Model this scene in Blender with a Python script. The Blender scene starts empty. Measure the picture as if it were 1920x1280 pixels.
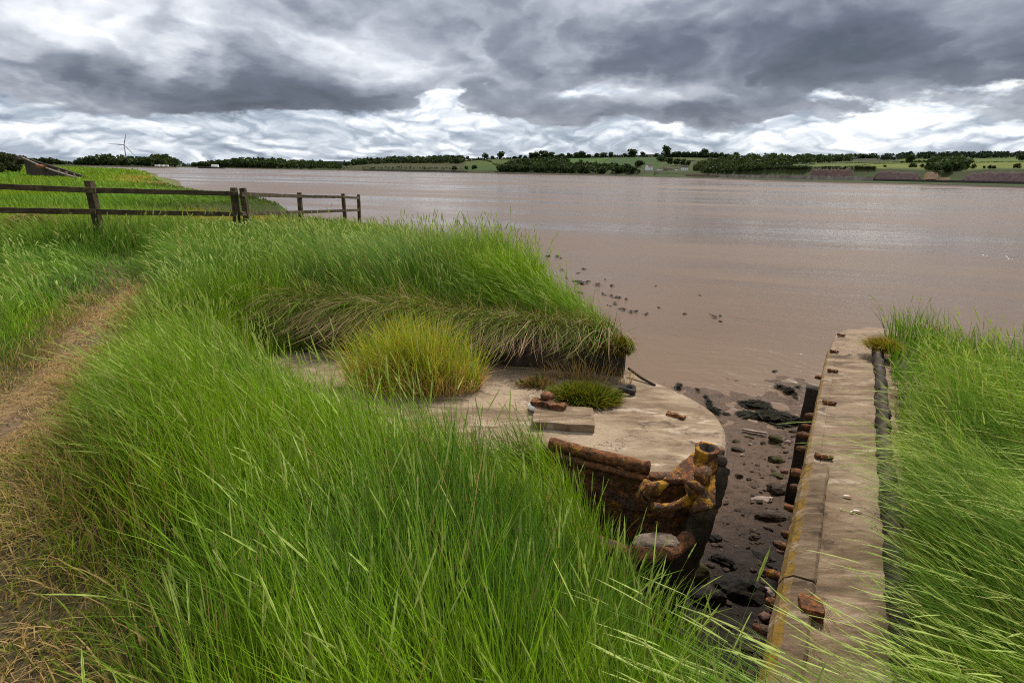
import bpy, bmesh, math, random
import numpy as np
from mathutils import Vector, Matrix, noise as mnoise
rnd = random.Random(7)
rng = np.random.default_rng(11)
sc = bpy.context.scene
COL = sc.collection
RAD = math.radians

# ------------------------------------------------------------------ camera
H = 4.6
PITCH, ROLL, FPX = RAD(16.6), RAD(1.0), 1067.0
_F = np.array([0, math.cos(PITCH), -math.sin(PITCH)])
_R0 = np.array([1.0, 0, 0]); _U0 = np.array([0, math.sin(PITCH), math.cos(PITCH)])
_R = _R0 * math.cos(ROLL) + _U0 * math.sin(ROLL)
_U = _U0 * math.cos(ROLL) - _R0 * math.sin(ROLL)
CAMP = np.array([0, 0, H])

def ray(px, py): return _F * FPX + _R * (px - 960) - _U * (py - 640)
def G(px, py, z):                        # plan position of a sight line at height z
    v = ray(px, py); t = (z - H) / v[2]; return (v[0] * t, v[1] * t)
def PD(px, py, depth):                   # point at a depth in metres
    return Vector(CAMP + ray(px, py) * depth / FPX)
def PR(px, py, rngm):                    # point at a horizontal range
    v = ray(px, py); return Vector(CAMP + v * rngm / math.hypot(v[0], v[1]))
def proj(P):
    d = np.asarray(P, float) - CAMP
    f = d @ _F
    return 960 + FPX * (d @ _R) / f, 640 - FPX * (d @ _U) / f

cam_d = bpy.data.cameras.new('camera'); cam = bpy.data.objects.new('camera', cam_d); COL.objects.link(cam)
cam_d.sensor_width = 36; cam_d.lens = 36 * FPX / 1920; cam_d.clip_end = 30000; cam_d.clip_start = 0.05
m = Matrix(((_R[0], _U[0], -_F[0], 0), (_R[1], _U[1], -_F[1], 0), (_R[2], _U[2], -_F[2], H), (0, 0, 0, 1)))
cam.matrix_world = m
sc.camera = cam

# ------------------------------------------------------------------ numpy noise
def _hash(ix, iy, s):
    n = (ix.astype(np.int64) * 374761393 + iy.astype(np.int64) * 668265263 + s * 974711) & 0xffffffff
    n = ((n ^ (n >> 13)) * 1274126177) & 0xffffffff
    return ((n ^ (n >> 16)) & 0xffff) / 65535.0
def vnoise(x, y, s=0):
    x = np.asarray(x, float); y = np.asarray(y, float)
    ix = np.floor(x); iy = np.floor(y); fx = x - ix; fy = y - iy
    fx = fx * fx * (3 - 2 * fx); fy = fy * fy * (3 - 2 * fy)
    a = _hash(ix, iy, s); b = _hash(ix + 1, iy, s); c = _hash(ix, iy + 1, s); d = _hash(ix + 1, iy + 1, s)
    return (a * (1 - fx) + b * fx) * (1 - fy) + (c * (1 - fx) + d * fx) * fy
def fbm(x, y, s=0, o=3):
    v = 0; a = 1; t = 0
    for k in range(o):
        v = v + a * vnoise(x * 2 ** k, y * 2 ** k, s + k * 17); t += a; a *= .5
    return v / t
def sst(a, b, x):
    t = np.clip((np.asarray(x, float) - a) / (b - a), 0, 1); return t * t * (3 - 2 * t)
def seg_dist(x, y, pts, closed=False):
    x = np.asarray(x, float); y = np.asarray(y, float)
    best = np.full(x.shape, 1e18)
    n = len(pts)
    for i in range(n if closed else n - 1):
        ax, ay = pts[i]; bx, by = pts[(i + 1) % n]
        dx, dy = bx - ax, by - ay
        t = np.clip(((x - ax) * dx + (y - ay) * dy) / (dx * dx + dy * dy + 1e-12), 0, 1)
        best = np.minimum(best, (x - ax - t * dx) ** 2 + (y - ay - t * dy) ** 2)
    return np.sqrt(best)
def inside(x, y, pts):
    x = np.asarray(x, float); y = np.asarray(y, float)
    r = np.zeros(x.shape, bool); n = len(pts)
    for i in range(n):
        ax, ay = pts[i]; bx, by = pts[(i + 1) % n]
        c = (ay > y) != (by > y)
        with np.errstate(divide='ignore', invalid='ignore'):
            xi = (bx - ax) * (y - ay) / (by - ay + 1e-15) + ax
        r ^= c & (x < xi)
    return r

# ------------------------------------------------------------------ material helper
class NT:
    def __init__(s, tree): s.t = tree; s.n = tree.nodes; s.l = tree.links
    def new(s, typ, inp=None, **kw):
        n = s.n.new(typ)
        for k, v in kw.items(): setattr(n, k, v)
        for k, v in (inp or {}).items():
            if hasattr(v, 'is_linked') or isinstance(v, bpy.types.NodeSocket): s.l.new(v, n.inputs[k])
            else: n.inputs[k].default_value = v
        return n
    def math(s, op, a, b=None, c=None, clamp=False):
        n = s.new('ShaderNodeMath', operation=op, use_clamp=clamp)
        for i, v in enumerate((a, b, c)):
            if v is None: continue
            if isinstance(v, bpy.types.NodeSocket): s.l.new(v, n.inputs[i])
            else: n.inputs[i].default_value = v
        return n.outputs[0]
    def mix(s, fac, a, b, blend='MIX'):
        n = s.new('ShaderNodeMix', data_type='RGBA', blend_type=blend)
        for k, v in ((0, fac), (6, a), (7, b)):
            if isinstance(v, bpy.types.NodeSocket): s.l.new(v, n.inputs[k])
            elif k == 0: n.inputs[0].default_value = v
            else: n.inputs[k].default_value = (*v, 1) if len(v) == 3 else v
        return n.outputs[2]
    def noise(s, vec, scale, detail=4, rough=.55, dist=0):
        n = s.new('ShaderNodeTexNoise', {'Scale': scale, 'Detail': detail, 'Roughness': rough, 'Distortion': dist})
        if vec is not None: s.l.new(vec, n.inputs['Vector'])
        return n.outputs[0]
    def tmap(s, vec, scale, rot):
        n = s.new('ShaderNodeMapping', {'Scale': scale, 'Rotation': (0, 0, rot)}, vector_type='TEXTURE'); s.l.new(vec, n.inputs['Vector']); return n.outputs[0]
    def map(s, vec, scale=(1, 1, 1), rot=(0, 0, 0), loc=(0, 0, 0)):
        n = s.new('ShaderNodeMapping', {'Scale': scale, 'Rotation': rot, 'Location': loc}); s.l.new(vec, n.inputs['Vector']); return n.outputs[0]
    def ramp(s, fac, stops, interp='LINEAR'):
        n = s.new('ShaderNodeValToRGB'); n.color_ramp.interpolation = interp
        e = n.color_ramp.elements
        while len(e) < len(stops): e.new(0.5)
        for el, (p, c) in zip(e, stops):
            el.position = p; el.color = (*c, 1) if not isinstance(c, (int, float)) else (c, c, c, 1)
        s.l.new(fac, n.inputs[0]); return n.outputs[0]
    def step(s, v, a, b):
        n = s.new('ShaderNodeMapRange', {'From Min': a, 'From Max': b}, interpolation_type='SMOOTHSTEP'); s.l.new(v, n.inputs[0]); return n.outputs[0]

def mat(name):
    M = bpy.data.materials.new(name); M.use_nodes = True
    nt = NT(M.node_tree); b = nt.n['Principled BSDF']; o = nt.n['Material Output']
    geo = nt.new('ShaderNodeTexCoord').outputs['Object']
    return M, nt, b, o, geo
def setp(nt, b, **kw):
    for k, v in kw.items():
        k = k.replace('_', ' ')
        if isinstance(v, bpy.types.NodeSocket): nt.l.new(v, b.inputs[k])
        elif isinstance(v, tuple) and len(v) == 3: b.inputs[k].default_value = (*v, 1)
        else: b.inputs[k].default_value = v
def bump(nt, b, h, strength=.5, dist=.01):
    n = nt.new('ShaderNodeBump', {'Strength': strength, 'Distance': dist}); nt.l.new(h, n.inputs['Height']); nt.l.new(n.outputs[0], b.inputs['Normal'])

def mottled(name, stops, scale=8, rough=.9, bs=.5, bd=.01, detail=6, bscale=None, stretch=(1, 1, 1), spec=.3):
    M, nt, b, o, g = mat(name)
    v = nt.map(g, stretch)
    f = nt.noise(v, scale, detail, .65)
    setp(nt, b, Base_Color=nt.ramp(f, stops), Roughness=rough)
    b.inputs['Specular IOR Level'].default_value = spec
    bump(nt, b, nt.noise(g, bscale or scale * 5, 6, .7), bs, bd)
    return M

def concrete(name, moss=False, tone=(.86, .80, .73)):
    M, nt, b, o, g = mat(name)
    big = nt.noise(nt.map(g, (1, 1, 1), (0, 0, RAD(12))), 1.1, 5, .6, .4)
    streak = nt.noise(nt.map(g, (1.2, 5, 1), (0, 0, RAD(10))), 1.6, 6, .68, .5)
    fine = nt.noise(g, 28, 6, .75)
    speck = nt.noise(g, 110, 3, .7)
    a = nt.ramp(streak, [(.32, (.120, .086, .056)), (.45, (.205, .150, .100)), (.55, (.30, .232, .162)), (.68, (.52, .43, .33))])
    a = nt.mix(nt.step(big, .42, .66), a, nt.ramp(fine, [(.3, (.26, .20, .140)), (.7, (.50, .41, .31))]))
    a = nt.mix(nt.math('MULTIPLY', nt.step(fine, .52, .72), .55), a, (.10, .072, .05))
    a = nt.mix(nt.math('MULTIPLY', nt.step(speck, .60, .75), .6), a, (.085, .065, .05))
    a = nt.mix(nt.math('MULTIPLY', nt.step(speck, .36, .26), .5), a, (.55, .48, .40))
    stain = nt.step(nt.noise(nt.map(g, (1, 1.6, 1), (0, 0, .5)), 2.3, 5, .7, 1.2), .56, .68)
    a = nt.mix(nt.math('MULTIPLY', stain, .85), a, (.095, .068, .048))
    if moss:
        k = nt.step(nt.noise(g, 9, 6, .75, .5), .40, .56)
        a = nt.mix(k, a, nt.ramp(fine, [(.35, (.10, .072, .02)), (.6, (.30, .19, .028))]))
    pale = nt.step(nt.noise(nt.map(g, (1.1, 3.2, 1), (0, 0, RAD(14)), (3, 1, 0)), 2.0, 7, .7, .8), .57, .66)
    a = nt.mix(nt.math('MULTIPLY', pale, .7), a, nt.ramp(fine, [(.3, (.40, .34, .27)), (.65, (.66, .59, .50))]))
    wv = nt.new('ShaderNodeVectorMath', operation='ADD'); nt.l.new(g, wv.inputs[0]); wn = nt.new('ShaderNodeTexNoise', {'Scale': 3.0, 'Detail': 6.0, 'Roughness': .7}); nt.l.new(g, wn.inputs['Vector']); nt.l.new(wn.outputs['Color'], wv.inputs[1])
    ck = nt.new('ShaderNodeTexVoronoi', {'Scale': .85}, feature='DISTANCE_TO_EDGE'); nt.l.new(wv.outputs[0], ck.inputs['Vector'])
    crack = nt.math('MULTIPLY', nt.step(ck.outputs['Distance'], .012, .003), nt.step(big, .45, .58))
    a = nt.mix(nt.math('MULTIPLY', crack, .8), a, (.05, .038, .028))
    a = nt.mix(1, a, tone, 'MULTIPLY')
    setp(nt, b, Base_Color=a, Roughness=.93); b.inputs['Specular IOR Level'].default_value = .2
    h = nt.math('ADD', nt.math('MULTIPLY', fine, 1.0), nt.math('MULTIPLY', speck, .5))
    bump(nt, b, nt.math('ADD', h, nt.math('MULTIPLY', streak, 1.5)), .8, .012)
    return M

def rusty(name, lichen=.5, dark=.5):
    M, nt, b, o, g = mat(name)
    n1 = nt.noise(g, 7, 7, .7, .6); n2 = nt.noise(g, 26, 6, .72, .4); n3 = nt.noise(nt.map(g, loc=(5, 2, 1)), 11, 7, .68, .7); n4 = nt.noise(g, 75, 4, .7)
    a = nt.ramp(n2, [(.30, (.040, .022, .015)), (.45, (.11, .052, .026)), (.56, (.27, .10, .034)), (.72, (.46, .20, .07))])
    d = nt.ramp(n4, [(.35, (.028, .019, .014)), (.55, (.11, .074, .050)), (.72, (.32, .24, .17))])
    a = nt.mix(nt.step(n1, dark - .09 + .0, dark + .12), d, a)
    li = nt.math('MULTIPLY', nt.step(n3, .66 - .2 * lichen, .72 - .2 * lichen), nt.step(n2, .36, .5))
    a = nt.mix(li, a, nt.ramp(n4, [(.3, (.30, .12, .012)), (.55, (.56, .27, .018)), (.75, (.62, .40, .06))]))
    a = nt.mix(nt.math('MULTIPLY', nt.step(n4, .68, .74), .8), a, (.42, .38, .33))
    setp(nt, b, Base_Color=a, Roughness=.9); b.inputs['Specular IOR Level'].default_value = .25
    bump(nt, b, nt.math('ADD', n2, nt.math('MULTIPLY', n4, .6)), 1.0, .03)
    return M

def leafmat(name, trans=.4, rough=.6, spec=.07):
    M, nt, b, o, g = mat(name)
    at = nt.new('ShaderNodeAttribute', attribute_name='tint').outputs['Color']
    setp(nt, b, Base_Color=at, Roughness=rough); b.inputs['Specular IOR Level'].default_value = spec
    t = nt.new('ShaderNodeBsdfTranslucent'); nt.l.new(nt.mix(.5, at, nt.mix(1, at, (1.3, 1.25, .45), 'MULTIPLY')), t.inputs['Color'])
    mx = nt.new('ShaderNodeMixShader', {0: trans}); nt.l.new(b.outputs[0], mx.inputs[1]); nt.l.new(t.outputs[0], mx.inputs[2])
    nt.l.new(mx.outputs[0], o.inputs[0])
    return M

def flat(name, c, rough=.8, var=.25, scale=10):
    return mottled(name, [(.3, tuple(x * (1 - var) for x in c)), (.7, tuple(x * (1 + var) for x in c))], scale, rough)

MAT = {}
MAT['concrete'] = concrete('weathered_concrete')
MAT['concrete_brown'] = concrete('brown_weathered_concrete', False, (.72, .65, .58))
MAT['concrete_dark'] = concrete('dark_kerb_concrete', False, (.50, .44, .38))
MAT['concrete_moss'] = concrete('mossy_concrete', True, (.72, .64, .54))
MAT['rust'] = rusty('rusted_iron', .0, .42)
MAT['rust_lichen'] = rusty('rust_with_lichen', .74, .43)
MAT['rust_dark'] = rusty('dark_corroded_iron', .42, .46)
MAT['rust_orange'] = rusty('orange_rust', .25, .30)
MAT['timber'] = mottled('dark_timber', [(.3, (.022, .016, .011)), (.55, (.062, .044, .030)), (.75, (.15, .11, .075))], 6, .9, .9, .02, 7, 30, (1, 1, 1))
MAT['fence'] = mottled('weathered_fence_wood', [(.3, (.030, .020, .011)), (.5, (.065, .046, .022)), (.65, (.12, .095, .038)), (.8, (.24, .19, .12))], 5, .9, .9, .01, 8, 40)
MAT['leaf'] = leafmat('grass_leaf', .34)
MAT['crown'] = leafmat('tree_leaf', .25, .7, .1)
MAT['straw'] = leafmat('dry_straw', .25, .7, .1)
MAT['weed'] = mottled('wet_seaweed', [(.3, (.008, .008, .005)), (.6, (.022, .020, .010)), (.8, (.05, .042, .018))], 30, .8, .8, .01, spec=.1)
MAT['rock'] = mottled('muddy_rock', [(.3, (.022, .015, .010)), (.5, (.055, .038, .026)), (.75, (.13, .095, .068))], 9, .8, .9, .02, 7, 40, spec=.12)
MAT['rock_shaded'] = mottled('shaded_black_rock', [(.3, (.006, .005, .004)), (.5, (.018, .014, .011)), (.75, (.055, .040, .030))], 9, .7, .9, .02, 7, 40, spec=.1)  # darker copy of muddy rock, the gap's shade put into its colour
MAT['rock_green'] = mottled('algae_rock', [(.3, (.018, .016, .006)), (.5, (.05, .045, .014)), (.75, (.13, .10, .05))], 10, .8, .9, .02, spec=.12)
MAT['rock_pale'] = mottled('pale_stone', [(.3, (.12, .085, .065)), (.5, (.24, .17, .13)), (.75, (.42, .33, .26))], 14, .7, .8, .01)
MAT['rock_red'] = mottled('red_stone', [(.3, (.05, .025, .018)), (.5, (.15, .065, .04)), (.75, (.30, .17, .11))], 16, .7, .9, .015)
MAT['white'] = flat('white_render', (.90, .89, .86), .8, .06, .4)
MAT['slate'] = flat('slate_roof', (.10, .09, .09), .8, .2, .6)
MAT['brownroof'] = flat('brown_tile_roof', (.19, .12, .085), .8, .2, .6)
MAT['stonewall'] = mottled('pale_stone_wall', [(.3, (.13, .10, .085)), (.55, (.30, .25, .21)), (.75, (.46, .41, .36))], .12, .9, .5, .1)
MAT['glass'] = flat('dark_window', (.03, .035, .04), .2, .1)
MAT['steel'] = flat('grey_steel', (.42, .43, .45), .5, .05)
MAT['turbine'] = flat('turbine_white', (.36, .38, .42), .5, .03)
MAT['shell'] = mottled('shell', [(.35, (.80, .76, .70)), (.6, (.62, .40, .20)), (.7, (.85, .82, .78))], 22, .5, .3, .003)
MAT['rubber'] = mottled('old_rubber', [(.3, (.018, .015, .013)), (.7, (.07, .058, .048))], 20, .8, .8, .01)

# ------------------------------------------------------------------ object helpers
def link(o, parent=None):
    COL.objects.link(o)
    if parent is not None: o.parent = parent
    return o
def tag(o, label=None, cat=None, group=None, kind=None):
    if label: o['label'] = label
    if cat: o['category'] = cat
    if group: o['group'] = group
    if kind: o['kind'] = kind
    return o
def empty(name, loc, label, cat, group=None):
    o = bpy.data.objects.new(name, None); o.empty_display_size = .1; link(o); o.location = loc
    return tag(o, label, cat, group)
def bmobj(name, bm, mats, parent=None, smooth=True, origin=None):
    """link a bmesh given in world coordinates as one object (its origin moved to `origin`)"""
    me = bpy.data.meshes.new(name)
    if parent is not None:
        off = parent.matrix_basis.translation
        p = parent.parent
        while p is not None: off = off + p.matrix_basis.translation; p = p.parent
    else: off = Vector(origin) if origin is not None else Vector((0, 0, 0))
    bmesh.ops.translate(bm, verts=bm.verts, vec=-off)
    bmesh.ops.recalc_face_normals(bm, faces=bm.faces)
    bm.to_mesh(me); bm.free()
    if smooth:
        me.polygons.foreach_set('use_smooth', [True] * len(me.polygons))
    for mm in (mats if isinstance(mats, (list, tuple)) else [mats]): me.materials.append(mm)
    o = bpy.data.objects.new(name, me); link(o, parent)
    if parent is None and origin is not None: o.location = origin
    return o
def npmesh(name, V, Q, mats, tint=None, matidx=None, smooth=False):
    V = np.asarray(V, np.float32).reshape(-1, 3); Q = np.asarray(Q, np.int32); k = Q.shape[1]
    me = bpy.data.meshes.new(name)
    me.vertices.add(len(V)); me.vertices.foreach_set('co', V.ravel())
    me.loops.add(Q.size); me.loops.foreach_set('vertex_index', Q.ravel())
    me.polygons.add(len(Q)); me.polygons.foreach_set('loop_start', np.arange(len(Q), dtype=np.int32) * k)
    if smooth: me.polygons.foreach_set('use_smooth', np.ones(len(Q), bool))
    for mm in (mats if isinstance(mats, (list, tuple)) else [mats]): me.materials.append(mm)
    if matidx is not None: me.polygons.foreach_set('material_index', np.asarray(matidx, np.int32))
    if tint is not None:
        a = me.attributes.new('tint', 'FLOAT_COLOR', 'POINT')
        T = np.ones((len(V), 4), np.float32); T[:, :3] = tint; a.data.foreach_set('color', T.ravel())
    me.update(calc_edges=True)
    return me
def npobj(name, me, parent=None, loc=None):
    o = bpy.data.objects.new(name, me); link(o, parent)
    if loc is not None: o.location = loc
    return o

def jitter(bm, amp, scale, seed=0):
    for v in bm.verts:
        n = mnoise.noise_vector(v.co * scale + Vector((seed * 3.1, seed * 1.7, seed)))
        v.co += n * amp
def add_box(bm, c, size, rot=None, sub=0):
    r = bmesh.ops.create_cube(bm, size=1)
    M = Matrix.Translation(c) @ (rot.to_4x4() if rot is not None else Matrix()) @ Matrix.Diagonal((*size, 1))
    bmesh.ops.transform(bm, matrix=M, verts=r['verts'])
    return r['verts']
def bevel_box(c, size, rot=None, bev=.01, cuts=0):
    bm = bmesh.new(); add_box(bm, c, size, rot)
    if bev: bmesh.ops.bevel(bm, geom=list(bm.edges), offset=bev, segments=2, affect='EDGES', profile=.7)
    if cuts: bmesh.ops.subdivide_edges(bm, edges=list(bm.edges), cuts=cuts, use_grid_fill=True)
    return bm
def tube(bm, pts, radii, n=10, squash=None, cap=True, roll=0):
    pts = [Vector(p) for p in pts]
    if not isinstance(radii, (list, tuple)): radii = [radii] * len(pts)
    rings = []
    for i, p in enumerate(pts):
        t = (pts[min(i + 1, len(pts) - 1)] - pts[max(i - 1, 0)]).normalized()
        up = Vector((0, 0, 1)) if abs(t.z) < .9 else Vector((1, 0, 0))
        a = t.cross(up).normalized(); b = a.cross(t).normalized()
        r = radii[i]; ra, rb = (r if squash is None else r * squash[0]), (r if squash is None else r * squash[1])
        rings.append([bm.verts.new(p + a * math.cos(2 * math.pi * k / n + roll) * ra + b * math.sin(2 * math.pi * k / n + roll) * rb) for k in range(n)])
    for i in range(len(rings) - 1):
        for k in range(n):
            bm.faces.new((rings[i][k], rings[i][(k + 1) % n], rings[i + 1][(k + 1) % n], rings[i + 1][k]))
    if cap:
        bm.faces.new(rings[0][::-1]); bm.faces.new(rings[-1])
    return rings
def beam(p0, p1, w, h, n=14, amp=.01, seed=0, roundness=.25):
    """a rough squared beam between two points, w across and h high"""
    p0, p1 = Vector(p0), Vector(p1); bm = bmesh.new()
    t = (p1 - p0).normalized(); a = t.cross(Vector((0, 0, 1))).normalized(); b = a.cross(t)
    sec = []
    for k in range(24):
        an = 2 * math.pi * k / 24; c, s = math.cos(an), math.sin(an); e = roundness
        sec.append((math.copysign(abs(c) ** e, c) * w / 2, math.copysign(abs(s) ** e, s) * h / 2))
    rings = []
    for i in range(n + 1):
        p = p0.lerp(p1, i / n); sh = .94 if i in (0, n) else 1
        rings.append([bm.verts.new(p + a * x * sh + b * y * sh) for x, y in sec])
    for i in range(n):
        for k in range(24): bm.faces.new((rings[i][k], rings[i][(k + 1) % 24], rings[i + 1][(k + 1) % 24], rings[i + 1][k]))
    bm.faces.new(rings[0][::-1]); bm.faces.new(rings[-1])
    jitter(bm, amp, 6, seed); jitter(bm, amp * .5, 19, seed + 4)
    return bm
def resample(pts, step, closed=False):
    out = []; n = len(pts)
    for i in range(n if closed else n - 1):
        a = Vector((*pts[i], 0)); b = Vector((*pts[(i + 1) % n], 0)); k = max(1, int((b - a).length / step))
        for j in range(k): out.append(a.lerp(b, j / k).to_2d())
    if not closed: out.append(Vector(pts[-1]))
    return out
def smooth_pts(pts, it=2, closed=True):
    pts = [Vector(p) for p in pts]
    for _ in range(it):
        q = []; n = len(pts)
        rngi = range(n) if closed else range(n - 1)
        if not closed: q.append(pts[0])
        for i in rngi:
            a, b = pts[i], pts[(i + 1) % n]
            q += [a.lerp(b, .25), a.lerp(b, .75)]
        if not closed: q.append(pts[-1])
        pts = q
    return pts

# ------------------------------------------------------------------ plan of the place
LAND = [(1.7, -6), (1.25, .2), (1.0, 1.05), (.78, 1.68), (.56, 2.4), (.42, 3.0), (.34, 3.58), (.20, 3.86), (-.12, 3.78), (-.75, 3.72), (-1.4, 4.25), (-2.05, 5.0), (-2.75, 5.9),
        (-1.6, 6.45), (-.7, 6.22), (.2, 5.98), (1.02, 5.72), (1.12, 6.0), (1.0, 6.6), (.55, 7.7), (-.1, 8.9), (-1.0, 10.4), (-2.3, 12.6), (-3.4, 15.6),
        (-4.4, 19.5), (-5.4, 23.5), (-8, 26.5), (-13, 29), (-18, 31.5), (-17, 34.5), (-14.6, 36.6), (-19.5, 44.5), (-36, 64), (-66, 108), (-104, 168), (-190, 298), (-420, 560),
        (-1000, 1000), (-5000, 1300), (-5000, -400), (1.7, -400)]
NOTCH = [(.6, 1.9), (.4, 3.0), (.1, 3.5), (-.8, 3.95), (-1.4, 4.6), (-2.0, 5.4), (-2.5, 5.9)]
PATH = [(-1.75, .6), (-2.55, 2.0), (-3.1, 2.9), (-3.55, 3.95), (-4.05, 5.1), (-4.75, 6.55), (-5.25, 7.6), (-6.1, 9.0), (-7.0, 10.3)]

def path_d(x, y): x = np.asarray(x, float); y = np.asarray(y, float); return seg_dist(x + .22 * (fbm(y * .9, x * 0, 15) - .5), y, PATH) + .18 * sst(6.6, 8.6, y)
def mud_z(x, y):
    return .34 - .34 * sst(5.2, 10.9, y - .10 * (x - 4)) - .9 * sst(11, 30, y) + .10 * (fbm(x * 1.9, y * 1.9, 5) - .5) + .085 * (fbm(x * 5.5, y * 5.5, 9, 3) - .5)
def land_z(x, y):
    r = np.hypot(x, y)
    z = 3.0 + .10 * (fbm(x * .5, y * .5, 3) - .5)
    z = z - .46 * np.exp(-(seg_dist(x, y, NOTCH) / .75) ** 2) * (y < 9)
    md = sst(6.0, 7.0, y + .27 * (x + 1)) * sst(-3.6, -2.4, x)
    z = z + md * (.16 - .36 * sst(.0, 1.3, x)) * (1 - sst(12, 15, y))
    z = z - .62 * sst(12.5, 23, y) - .16 * sst(30, 100, r) + .3 * (fbm(x * .09, y * .09, 8) - .5) * sst(16, 40, r)
    z = z - .07 * np.exp(-(path_d(x, y) / .35) ** 2)
    return z
def height(x, y):
    x = np.asarray(x, float); y = np.asarray(y, float)
    ins = inside(x, y, LAND); d = seg_dist(x, y, LAND, True); d = np.where(ins, 0, d)
    zl = land_z(x, y)
    slope = np.where(np.hypot(x, y) > 18, .8, 2.6)
    edge = np.where(ins, 0, d * slope) * (1 + .5 * (fbm(x * 3, y * 3, 21) - .5))
    z = np.where(ins, zl, np.maximum(mud_z(x, y), zl - edge))
    return z

# ------------------------------------------------------------------ ground sheet
def axis(lo, hi, flo, fhi, step, g=1.07):
    c = list(np.arange(flo, fhi, step)); s = step; a = c[-1]
    while a < hi: s *= g; a += s; c.append(a)
    s = step; a = c[0]; pre = []
    while a > lo: s *= g; a -= s; pre.append(a)
    return np.array(pre[::-1] + c)
gx = axis(-6000, 7000, -7.5, 8.5, .07); gy = axis(-400, 9000, .3, 13, .07)
X, Y = np.meshgrid(gx, gy); Z = height(X, Y)
ny, nx = X.shape
idx = np.arange(nx * ny).reshape(ny, nx)
Q = np.stack([idx[:-1, :-1], idx[:-1, 1:], idx[1:, 1:], idx[1:, :-1]], -1).reshape(-1, 4)
pd = path_d(X, Y); ins = inside(X, Y, LAND) | (Z > 1.6)
base = np.zeros((ny, nx, 3)); base[:] = (.098, .060, .037)                       # wet mud
soil = np.stack([.075 + 0 * X, .058 + 0 * X, .030 + 0 * X], -1)
straw_k = sst(.35, .6, fbm(X * 3.2, Y * 1.5, 31)) 
dirt = np.array([.125, .085, .062]); straw = np.array([.33, .22, .10]); turf = np.array([.07, .085, .02])
gap_shade = (sst(7.6, 5.2, Y - .3 * (X - 3)) * .96)[..., None]; base = base * (1 - gap_shade) + np.array([.014, .010, .008]) * gap_shade  # deep shade between the hulls painted into the mud as a near-black tint
mk = np.where((np.hypot(X, Y) > 14)[..., None], np.array([.042, .058, .012]), soil)
pk = (sst(.32, .10, pd + .16 * (fbm(X * 2.2, Y * 2.2, 61) - .5)) * sst(8.6, 7.2, Y))[..., None]
mk = mk * (1 - pk) + (dirt * (1 - .55 * straw_k[..., None]) + straw * .55 * straw_k[..., None]) * pk
far = sst(60, 140, np.hypot(X, Y))[..., None]
gr = fbm(X * .05, Y * .05, 77)[..., None]
fc = np.array([.085, .135, .024]) * (1 - gr) * 1.25 + np.array([.13, .15, .03]) * gr * .9
mk = mk * (1 - far) + fc * far
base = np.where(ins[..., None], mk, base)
# ground material: dry soil / wet mud by the wetness attribute
M, nt, b, o, g = mat('ground_soil'); MAT['ground'] = M
at = nt.new('ShaderNodeAttribute', attribute_name='tint').outputs['Color']
wet = nt.new('ShaderNodeAttribute', attribute_name='wet').outputs['Fac']
n1 = nt.noise(g, 14, 6, .7, .3); n2 = nt.noise(g, 60, 5, .7); n3 = nt.noise(g, 4, 5, .65, .8)
c = nt.mix(1, at, nt.ramp(n1, [(.3, (.62, .62, .62)), (.5, (1, 1, 1)), (.72, (1.45, 1.4, 1.35))]), 'MULTIPLY')
c = nt.mix(nt.math('MULTIPLY', nt.math('MULTIPLY', nt.step(n3, .54, .66), .6), wet), c, (.022, .017, .013))
rw = nt.mix(nt.step(n3, .40, .60), (.34, .34, .34), (.66, .66, .66))
setp(nt, b, Base_Color=c, Roughness=nt.mix(wet, (.95, .95, .95), rw)); b.inputs['Specular IOR Level'].default_value = .13
bump(nt, b, nt.math('ADD', nt.math('ADD', n1, nt.math('MULTIPLY', n2, .35)), nt.math('MULTIPLY', n3, 1.6)), .8, .05)
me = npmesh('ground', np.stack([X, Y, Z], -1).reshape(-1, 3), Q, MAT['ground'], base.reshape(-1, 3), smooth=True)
wa = me.attributes.new('wet', 'FLOAT', 'POINT'); wa.data.foreach_set('value', (~ins).astype(np.float32).ravel())
tag(npobj('ground', me), 'grassy river bank soil with a worn path and brown mud below', 'ground', kind='structure')

# ------------------------------------------------------------------ river
M, nt, b, o, g = mat('silty_water'); MAT['water'] = M
geo = nt.new('ShaderNodeNewGeometry').outputs['Position']
sep = nt.new('ShaderNodeSeparateXYZ'); nt.l.new(geo, sep.inputs[0])
yd = sep.outputs[1]
near = nt.step(yd, 75, 14)
band = nt.noise(nt.tmap(geo, (230, 42, 1), RAD(-16)), 1.0, 5, .6, .6)
band2 = nt.noise(nt.tmap(geo, (32, 7, 1), RAD(-20)), 1.0, 4, .6, .4)
calm = nt.step(nt.math('ADD', nt.math('MULTIPLY', band, .75), nt.math('MULTIPLY', band2, .25)), .46, .58)
col = nt.mix(band2, (.122, .069, .032), (.150, .092, .049))
setp(nt, b, Base_Color=col, IOR=1.33)
b.inputs['Specular IOR Level'].default_value = .36
rough = nt.new('ShaderNodeMapRange', {'From Min': 0.0, 'From Max': 1.0, 'To Min': .30, 'To Max': .10}); nt.l.new(calm, rough.inputs[0])
nt.l.new(rough.outputs[0], b.inputs['Roughness'])
w1 = nt.math('ADD', nt.noise(nt.tmap(geo, (2.6, .30, 1), RAD(-66)), 1.0, 3, .5, .6), nt.math('MULTIPLY', nt.noise(nt.tmap(geo, (1.2, .13, 1), RAD(-40)), 1.0, 2, .5, .4), .35))
w2 = nt.noise(nt.tmap(geo, (2.9, .65, 1), RAD(-14)), 1.0, 4, .6, .4)
w3 = nt.noise(nt.tmap(geo, (11, 2.4, 1), RAD(-10)), 1.0, 4, .6, .3)
hgt = nt.math('ADD', nt.math('ADD', nt.math('MULTIPLY', nt.math('MULTIPLY', w1, near), .10), nt.math('MULTIPLY', w2, .09)), nt.math('MULTIPLY', w3, .16))
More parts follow.
